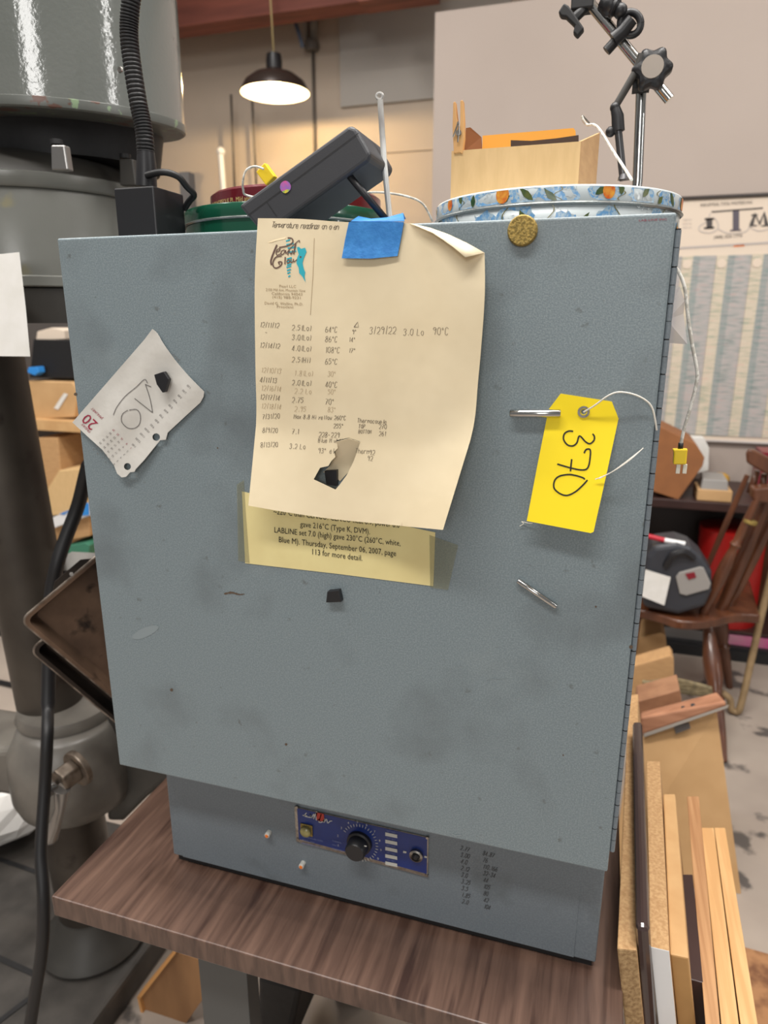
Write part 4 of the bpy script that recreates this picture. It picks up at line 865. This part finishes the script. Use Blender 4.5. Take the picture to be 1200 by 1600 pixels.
# device on seat
t=thing('battery_charger',Zp(1060,950,sz),'dark grey battery charger with light panel resting on the wooden chair seat','device')
dy=1.86
MB().prism([Yp(x,y,dy) for x,y in ((1004,905),(1010,870),(1022,852),(1058,848),(1080,856),(1098,872),(1113,895),(1113,925),(1102,950),(1060,962),(1004,950))],(0,.16,0)).build('case','device',t,bevel=.02,seg=3)
MB().prism([Yp(x,y,dy-.008) for x,y in ((1056,902),(1061,895),(1094,886),(1100,888),(1111,912),(1108,921),(1072,931),(1062,928))],(0,.012,0)).build('control_face','grey',t,bevel=.003)
MB().prism([Yp(x,y,dy-.011) for x,y in ((1071,897),(1085,894),(1088,902),(1076,906))],(0,.006,0)).build('display','darkred',t)
MB().tube(spline([Yp(1040,885,dy),Yp(1050,868,dy-.01),Yp(1068,862,dy-.01),Yp(1084,872,dy)]),.012,8).build('handle','blackp',t)
p=MB().prism([Yp(x,y,dy-.014) for x,y in ((1003,932),(1008,890),(1048,902),(1038,946))],(0,.002,0)); tag(p.build('paper_card','white',base=Yp(1020,940,dy-.014)),'white card leaning on the dark charger on the chair','card')
p=MB().tube([Yp(1002,835,dy+.02),Yp(1038,844,dy+.02)],.009,10,0).tube([Yp(1038,844,dy+.02),Yp(1070,850,dy+.02)],.009,10,1); tag(p.build('marker_stick',[mat('red_stick',(176,30,48),.4),'whitelam'],base=Yp(1040,847,dy+.02)),'red and white stick lying on top of the dark charger','stick')

# walking cane
p=MB(); P=[Zp(1142,1106,.02)]; yc=Zp(1150,1110,.02).y
P=spline([Yp(1128,1082,yc),Yp(1140,1092,yc),Yp(1143,1108,yc),Yp(1152,1112,yc),Yp(1158,1100,yc),Yp(1172,1040,yc+.02),Yp(1190,960,yc+.04),Yp(1215,860,yc+.06)],6)
tag(p.tube(P,.013,10).build('walking_cane','straw',base=Yp(1150,1112,yc)),'tan cane with its curved end on the floor at the right edge','cane')
# osb scrap
p=MB().prism([Zp(x,y,0) for x,y in ((1162,1486),(1230,1505),(1260,1660),(1185,1660))],(0,0,.012)); tag(p.build('wood_scrap','osb',base=Zp(1200,1560,0)),'brown stained wood sheet on the floor at the lower right','wood')

# ------------------------------------------------------------------ things under the table
p=MB().prism([Yp(x,y,.33) for x,y in ((217,1557),(272,1488),(330,1505),(328,1545),(262,1640),(234,1640))],(0,.02,0))
t=thing('plywood_offcut',Yp(240,1640,.33),'plywood offcut standing on edge under the walnut table','wood')
p.build('face','ply',t); MB().prism([Yp(x,y,.322) for x,y in ((214,1558),(217,1557),(239,1640),(233,1640))],(0,.03,0)).prism([Yp(x,y,.322) for x,y in ((214,1558),(271,1487),(274,1490),(218,1562))],(0,.03,0)).build('edge','plyedge',t)
p=MB().prism([Yp(x,y,.25) for x,y in ((402,1525),(470,1545),(446,1660),(402,1660))],(0,.25,0)); tag(p.build('black_case','blackm',base=Yp(420,1660,.3),bevel=.01),'black case in the shadow under the table beside its leg','case')

# ------------------------------------------------------------------ drill press
dp=thing('drill_press',Yp(150,1470,.4)*1,'big old grey drill press on the left with a steel column','machine')
YC=.4
ct_=Yp(-30,520,YC); cb_=Yp(150,1470,YC)
MB().lathe([(.066,0),(.066,(ct_-cb_).length)],cb_,ct_-cb_,40).build('column','column',dp)
ax=(ct_-cb_).normalized()
hx=Yp(55,268,.36).x; hy=.36
def zon(X,Y,py):
    lo,hi=0,3
    for _ in range(50):
        m_=(lo+hi)/2
        if proj((X,Y,m_))[1]>py: lo=m_
        else: hi=m_
    return lo
Zh=lambda py: zon(hx,hy-.17,py)
r=.176
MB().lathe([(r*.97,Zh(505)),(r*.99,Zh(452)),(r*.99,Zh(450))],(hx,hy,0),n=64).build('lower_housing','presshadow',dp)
MB().lathe([(r*1.0,Zh(448)),(r*1.01,Zh(446)),(r*1.01,Zh(432)),(r,Zh(430))],(hx,hy,0),n=64).build('housing_band','press',dp)
MB().lathe([(r*.985,Zh(430)),(r*.985,Zh(296)),(r*.97,Zh(290))],(hx,hy,0),n=64).build('motor_housing','press',dp)
MB().lathe([(r*1.0,Zh(292)),(r*1.015,Zh(288)),(r*1.015,Zh(268)),(r*1.0,Zh(266))],(hx,hy,0),n=64).build('housing_rim','press',dp)
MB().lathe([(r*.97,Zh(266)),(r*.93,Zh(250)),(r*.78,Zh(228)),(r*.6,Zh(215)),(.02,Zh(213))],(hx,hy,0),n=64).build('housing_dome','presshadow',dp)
MB().lathe([(.085,Zh(225)),(.085,Zh(150))],(hx+.02,hy+.05,0),n=32).build('spindle_hub','blackm',dp)
for px,py0,py1,Y,m_ in ((92,266,226,hy-.165,'leversteel'),(199,290,248,hy-.05,'presshadow')):
    lg=MB().hexa([Yp(px-12,py0,Y),Yp(px+14,py0,Y),Yp(px+14,py0,Y)+Vector((0,.012,0)),Yp(px-12,py0,Y)+Vector((0,.012,0)),Yp(px-13,py1,Y),Yp(px+8,py1,Y),Yp(px+8,py1,Y)+Vector((0,.012,0)),Yp(px-13,py1,Y)+Vector((0,.012,0))]).build('lug',m_,dp,bevel=.002)
    MB().lathe([(.008,0),(.008,.006)],Yp(px-3,py1,Y+.012),n=12).build('lug_bolt','blackm',lg)
gx=Yp(112,200,.36).x; gz=zon(gx,.36,198)
gr=.172
gax=(.064,-.077,1)
MB().lathe([(gr*.985,-.001),(gr*1.004,.001),(gr*1.008,.006),(gr*1.004,.012),(gr*.99,.014)],(gx,.36,gz),gax,n=72).build('guard_rim','chip',dp)
MB().lathe([(gr,.010),(gr*.985,.62)],(gx,.36,gz),gax,n=72,caps=False).build('pulley_guard','pressbell',dp)
MB().lathe([(gr*.985,.004),(.02,.012)],(gx,.36,gz),gax,n=48).build('guard_underside','greenpaint',dp)
MB().lathe([(.13,-.055),(.14,.0)],(gx-.03,.40,gz),n=40).build('drive_pulley','blackm',dp)
MB().box(Yp(-40,212,.28),Yp(28,184,.32)).build('motor_bracket',mat('sage_paint',(112,122,98),.5),dp,bevel=.004)
for x,y in ((4,60),(188,109)): MB().lathe([(.004,0),(.003,.002)],Yp(x,y,.36-gr+.012),(0,-1,0),10).build('screw','steel',dp)
# table arm and collar around the column
zc=lambda py: zon(-1.03,YC-.09,py)
cc=Vector((cb_.x+.0,YC,0)); cc=cb_+ax*((zc(1215)-cb_.z)/ax.z); cc=Vector((cc.x,cc.y,0))
rd=.122; cc=cc+Vector((.05,-.02,0))
zc=lambda py: zon(cc.x,cc.y-rd,py)
MB().lathe([(.05,zc(1312)),(.09,zc(1310)),(rd*.92,zc(1298)),(rd,zc(1280)),(rd*1.01,zc(1235)),(rd*.97,zc(1212)),(rd*.86,zc(1194)),(.098,zc(1182)),(.088,zc(1176)),(.05,zc(1175))],cc,n=64).build('table_collar','casting',dp)
MB().lathe([(.06,zc(1182)),(.096,zc(1180)),(.1,zc(1170)),(.094,zc(1158)),(.06,zc(1158))],cc+Vector((-.015,.02,0)),n=40).build('collar_lip','casting',dp)
arm=[(-120,1150),(0,1172),(60,1165),(120,1175),(120,1280),(90,1278),(66,1264),(40,1250),(0,1243),(-120,1248)]
MB().prism([Yp(x,y,YC-.09) for x,y in arm],(0,.14,0)).build('table_arm','casting',dp,bevel=.014,seg=3)
arm2=[(165,1120),(190,1100),(280,1130),(310,1240),(255,1226),(225,1250),(190,1285),(165,1285)]
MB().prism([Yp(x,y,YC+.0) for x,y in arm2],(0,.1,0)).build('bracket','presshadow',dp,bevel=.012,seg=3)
NA=(-.25,-1,-.12); ny=.235
lt=MB().lathe([(.023,-.02),(.0245,-.017),(.0245,.014),(.0215,.017)],Yp(103,1214,ny),NA,6).lathe([(.036,-.032),(.036,-.02)],Yp(103,1214,ny),NA,24)
lt.build('clamp_nut','nutsteel',dp,bevel=.002)
MB().lathe([(.0105,0),(.0105,.022),(.009,.024)],Yp(86,1229,ny-.02),NA,14).tube([Yp(97,1233,ny-.022),Yp(94,1262,ny-.024),Yp(87,1288,ny-.026),Yp(79,1306,ny-.028)],[.0145,.0098,.011,.015],14).ball(Yp(78.5,1307,ny-.028),.0155,14).build('clamp_lever','leversteel',dp)
# base
bz=.075
MB().lathe([(.115,bz),(.12,bz+.012),(.11,bz+.03),(.08,bz+.06),(.07,bz+.09)],(cb_.x,YC,0),n=48).build('column_flange','presshadow',dp)
by_=.74; bp=MB().box((-2.2,.02,0),(cb_.x+.14,by_,bz)); bp.build('base_plate',mat('oily_base_iron',(78,74,70),.5,.2,rgb2=(56,53,50),scale=12),dp,bevel=.01)
for (x0,y0,x1,y1) in ((-60,1322,60,1363),(-60,1470,55,1522),(-60,1640,45,1560)):
    a=Zp(x0,y0,bz+.002); b=Zp(x1,y1,bz+.002); w=Vector((b-a)).normalized().cross(Vector((0,0,1)))*.006
    MB().add([a+w,b+w,b-w,a-w],[(0,1,2,3)]).build('slot','blackm',dp)
# note on the press
p=sheet('paper_note',[(-70,402),(-20,399),(30,394),(40,480),(47,557),(0,556.5),(-70,555)],[],surf(lambda x,y: -.165+.0003*(y-400)*.3),'white',base=Yp(0,556,.15),step=16)
tag(p,'white handwritten sheet of paper hanging on the drill press','paper')
ink=Ink(surf(lambda x,y: -.165+.0003*(y-400)*.3),.001)
for i,s_ in enumerate(('use the back up','if not reset it','the dial 501','press here 104')): ink.lines(pen_text(s_,-58+i*3,408+i*12-2,7,-.02,.2,.9),.9)
ink.build('handwriting','pencil',p)
# power cable
p=MB().tube(spline([Yp(140,725,.36),Yp(136,735,.36),Yp(122,790,.36),Yp(103,840,.34),Yp(90,880,.32),Yp(80,930,.31),Yp(77,1010,.29),Yp(75,1100,.26),Yp(74,1150,.215),Yp(70,1230,.19),Yp(64,1330,.15),Yp(68,1400,.12),Yp(66,1480,.1),Yp(52,1570,.08),Yp(40,1650,.06)],8),[.0125]*57+[.0105]*56,12)
tag(p.build('power_cable','rubber',base=Yp(40,1650,.06)),'thick black cable running down past the drill press column','cable')
# white plastic bag behind the press arm
p=MB(); q=Zp(22,1330,bz); c=q+Vector((-.10,.06,.11)); rr=random.Random(2)
k=22; rings=[]
for i in range(k//2+1):
    th=PI*(i+.05)/(k//2+.1); rings.append([c+Vector((.17*math.sin(th)*math.cos(2*PI*j/k)*rr.uniform(.93,1.05),.15*math.sin(th)*math.sin(2*PI*j/k)*rr.uniform(.93,1.05),-.11*math.cos(th)*rr.uniform(.95,1.05))) for j in range(k)])
p.ring(rings,smooth=False); tag(p.build('plastic_bag','bagwhite',base=c-Vector((0,0,.11))),'white plastic bag lying on the drill press base under its arm','bag')
for i,(pts,l) in enumerate(((((-40,1058),(0,1066),(40,1075),(90,1082)),'black cable lying on the pale floor left of the column, farther one'),(((-40,1182),(0,1156),(46,1122),(90,1098)),'plywood sheet edge drawn as a black tube on the floor, nearer line'))):  # nearer tube stands in for a plywood sheet edge
    p=MB().tube(spline([Zp(x,y,.012) for x,y in pts],5),.011,8); tag(p.build('floor_line','rubber',base=Zp(*pts[1],0)),l,'cable','floor cables by the press')

# ------------------------------------------------------------------ baking trays between press and oven
def baking_tray(C0,label,m,flip=1):
    C0=Vector(C0); h=Vector((.66,.75,0)); npl=Vector((h.y,-h.x,0)); q0=proj(C0)
    hit=lambda x,y: CAM+ray(x,y)*((C0-CAM).dot(npl)/ray(x,y).dot(npl))
    e1=(hit(q0[0]+114,q0[1]-96)-C0).normalized(); e2=(hit(q0[0]+145,q0[1]+122)-C0).normalized(); e2=(e2-e1*e1.dot(e2)).normalized(); nrm=e1.cross(e2).normalized()
    if nrm.y>0: nrm=-nrm
    L1,L2=.28,.22; t=thing('baking_tray',C0+e2*L2,label,'tray','burnt baking trays beside the oven')
    def loop(ins,dep,rad,k=5):
        pts=[]
        for (cx,cy,a0) in ((ins+rad,ins+rad,PI),(L1-ins-rad,ins+rad,1.5*PI),(L1-ins-rad,L2-ins-rad,0),(ins+rad,L2-ins-rad,.5*PI)):
            for i in range(k+1): a=a0+i*PI/2/k; pts.append(C0+e1*(cx+rad*math.cos(a))+e2*(cy+rad*math.sin(a))-nrm*dep)
        return pts
    mb=MB(); R_=[loop(.0,.002,.014),loop(.001,-.002,.013),loop(.006,-.002,.01),loop(.012,.020,.009),loop(.016,.023,.008)]
    mb.ring(R_,0,caps=False,smooth=True); n_=len(R_[0]); o=len(mb.v)-n_; mb.f.append([o+i for i in range(n_)]); mb.m.append(0); mb.s.append(False)
    mb.build('pan',m,t,solid=.001)
    rp=loop(.0,0,.014); MB().tube(rp+[rp[0]],.0022,6).build('rolled_rim','trayrim',t)
    return t,e1,e2,nrm
ta=Yp(32,969,.13); tray,e1,e2,nr=baking_tray(ta,'burnt brown baking tray leaning between the press and the oven, upper of two','tray')
tab=MB().prism([ta+e1*x+nr*(-.002)-e2*y for x,y in ((.06,0),(.075,.012),(.125,.012),(.14,0))],nr*.0015); tab.build('hanging_tab','traydark',tray)
MB().lathe([(.003,0),(.003,.002)],ta+e1*.1-e2*.004+nr*0.0,nr,10).build('tab_hole','grey',tray)
baking_tray(Yp(47,1016,.165),'darker baking tray leaning just below and behind the brown one','traydark')
p=sheet('paper_slip',[(94,872),(112,862),(148,864),(150,872),(146,874),(128,888),(96,892)],[],lambda x,y: Yp(x,y,.45),'white',base=Yp(120,888,.45),step=14); tag(p,'loose white paper above the baking trays by the black cable','paper')

# ------------------------------------------------------------------ storage shelf behind the press
SY=1.75
t=thing('storage_rack',(-2.25,2.0,0),'dark steel storage rack behind the drill press loaded with cartons','rack')
MB().box((-3.2,SY,0.02),(-1.5,SY+.5,.1)).build('bottom_shelf','shelfgrey',t)
zs=[Yp(110,770,SY).z-.02,Yp(110,898,SY).z-.02,Yp(90,548,SY).z]
for ya,yb in ((872,888),(658,674)): MB().box((-3.2,SY-.03,Yp(95,yb,SY-.03).z),(-1.5,SY+.5,Yp(95,ya,SY-.03).z)).build('shelf_board','mdf',t)
for x in (-3.2,-2.47,-1.53): MB().box((x,SY+.0,0),(x+.04,SY+.04,2.0)).build('upright','shelfgrey',t); 
MB().box((-3.2,SY+.5,0),(-1.5,SY+.52,1.9)).build('rear_panel','shelfgrey',t)
zu=Yp(100,668,SY).z-.01; zl2=Yp(100,882,SY).z-.03
def carton(q,Y,d,m,label,name='cardboard_carton',cat='box'): return slant(name,q,Y,d,m,label,cat,.004)
c1=carton([(40,640),(44,595),(112,597),(122,610),(116,652),(50,656)],SY+.02,.3,'cardtan','orange tan carton with a white slip, topmost beside the drill press column')
ink=Ink(lambda x,y,e=0: Yp(x,y,SY+.02-e),.003); ink.poly([(84,638),(100,614),(106,616),(91,640)],0); ink.build('shipping_label','white',c1)
carton([(58,780),(58,684),(90,684),(97,760)],SY-.02,.3,'cardboard','tall tan carton under the topmost one, left of the oven edge')
carton([(92,735),(128,732),(134,775),(132,800),(80,806),(70,770)],SY-.05,.3,'cardlight','pale carton with tape, middle of the cartons left of the oven')
carton([(82,826),(140,806),(140,838),(90,848)],SY-.03,.3,'cardboard','flat tan carton below the blue and white bag')
slant('plastic_packet',[(74,812),(108,798),(138,786),(140,806),(110,816),(82,826)],SY-.06,.05,['whitelam'],'white packet with blue print lying between two cartons','packet')
p=MB().prism([Yp(x,y,SY-.064) for x,y in ((92,803),(110,796),(100,804))],(0,.003,0)).prism([Yp(x,y,SY-.064) for x,y in ((122,790),(138,785),(139,805),(128,806))],(0,.003,0)); adopt(p.build('blue_print','bluebox'),[o for o in C.objects if o.name.startswith('plastic_packet')][0])
slant('green_folder',[(90,868),(92,856),(132,848),(140,852),(138,868)],SY-.05,.2,'greentrim','green edged folder under the flat tan carton','folder')
slant('black_bin',[(46,590),(52,530),(122,532),(124,592)],SY+.05,.4,'blackm','black open bin above the topmost carton beside the column','bin')
slant('pale_package',[(56,532),(58,518),(80,512),(100,516),(101,530)],SY+.08,.3,'posterpaper','pale pinkish package on top of the black bin','package')
slant('blue_packet',[(42,582),(44,574),(58,573),(60,582),(54,587)],SY+.0,.04,'bluebox','small bright blue packet in front of the black bin','packet')
slant('red_packet',[(-30,915),(-30,890),(1,898),(4,914)],SY-.02,.2,'darkred','dark red packet on the rack at the left edge of the picture','packet')
slant('white_carton',[(-30,940),(-30,916),(4,916),(8,938)],SY-.02,.2,'white','white carton under the dark red packet at the left edge','box')
slant('dark_crate',[(-30,1002),(-30,942),(8,942),(20,1002)],SY-.02,.3,'blackm','dark crate on the low shelf at the left edge','crate')

# ------------------------------------------------------------------ light
def area(name,loc,size,energy,color,rot=(0,0,0)):
    l=bpy.data.lights.new(name,'AREA'); l.shape='RECTANGLE'; l.size,l.size_y=size; l.energy=energy; l.color=color
    o=bpy.data.objects.new(name,l); C.objects.link(o); o.location=loc; o.rotation_euler=rot; return o
WH=(1,.97,.93)
area('ceiling_tubes',(-.2,.1,4.1),(.4,2.4),140,WH,(0,0,PI/2))
area('ceiling_tubes',(-.6,-1.5,4.1),(.35,2.4),95,WH,(0,0,PI/2))
area('ceiling_tubes',(-2.8,-.2,4.1),(.35,2.4),65,WH)
area('ceiling_tubes',(1.9,.2,4.1),(.35,2.4),45,WH)
area('ceiling_tubes',(.8,1.7,4.1),(.35,2.0),16,WH)
area('ceiling_tubes',(-2.2,2.6,4.1),(.35,2.0),40,WH)
area('front_streak_light',(.6,-6.5,2.7),(1.5,1.6),95,(1,.98,.95),(PI/2,0,0))  # added for the broad highlight on the pulley guard, source unseen
area('side_streak_light',(6.0,-.8,2.7),(.22,2.6),50,(1,.98,.95),(PI/2,0,PI/2))  # narrow light added for the thin streak on the guard, source unseen
l=bpy.data.lights.new('lamp_bulb','POINT'); l.energy=60; l.color=(1,.72,.38); l.shadow_soft_size=.03
o=bpy.data.objects.new('lamp_bulb',l); C.objects.link(o); o.location=lc+Vector((0,0,.012))
w=bpy.data.worlds.new('world'); bpy.context.scene.world=w; w.use_nodes=True
w.node_tree.nodes['Background'].inputs[0].default_value=(1,.975,.95,1); w.node_tree.nodes['Background'].inputs[1].default_value=.25
sc=bpy.context.scene
sc.view_settings.view_transform='Standard'; sc.view_settings.look='None'; sc.view_settings.gamma=1; sc.view_settings.exposure=-.12; sc.view_settings.use_curve_mapping=False
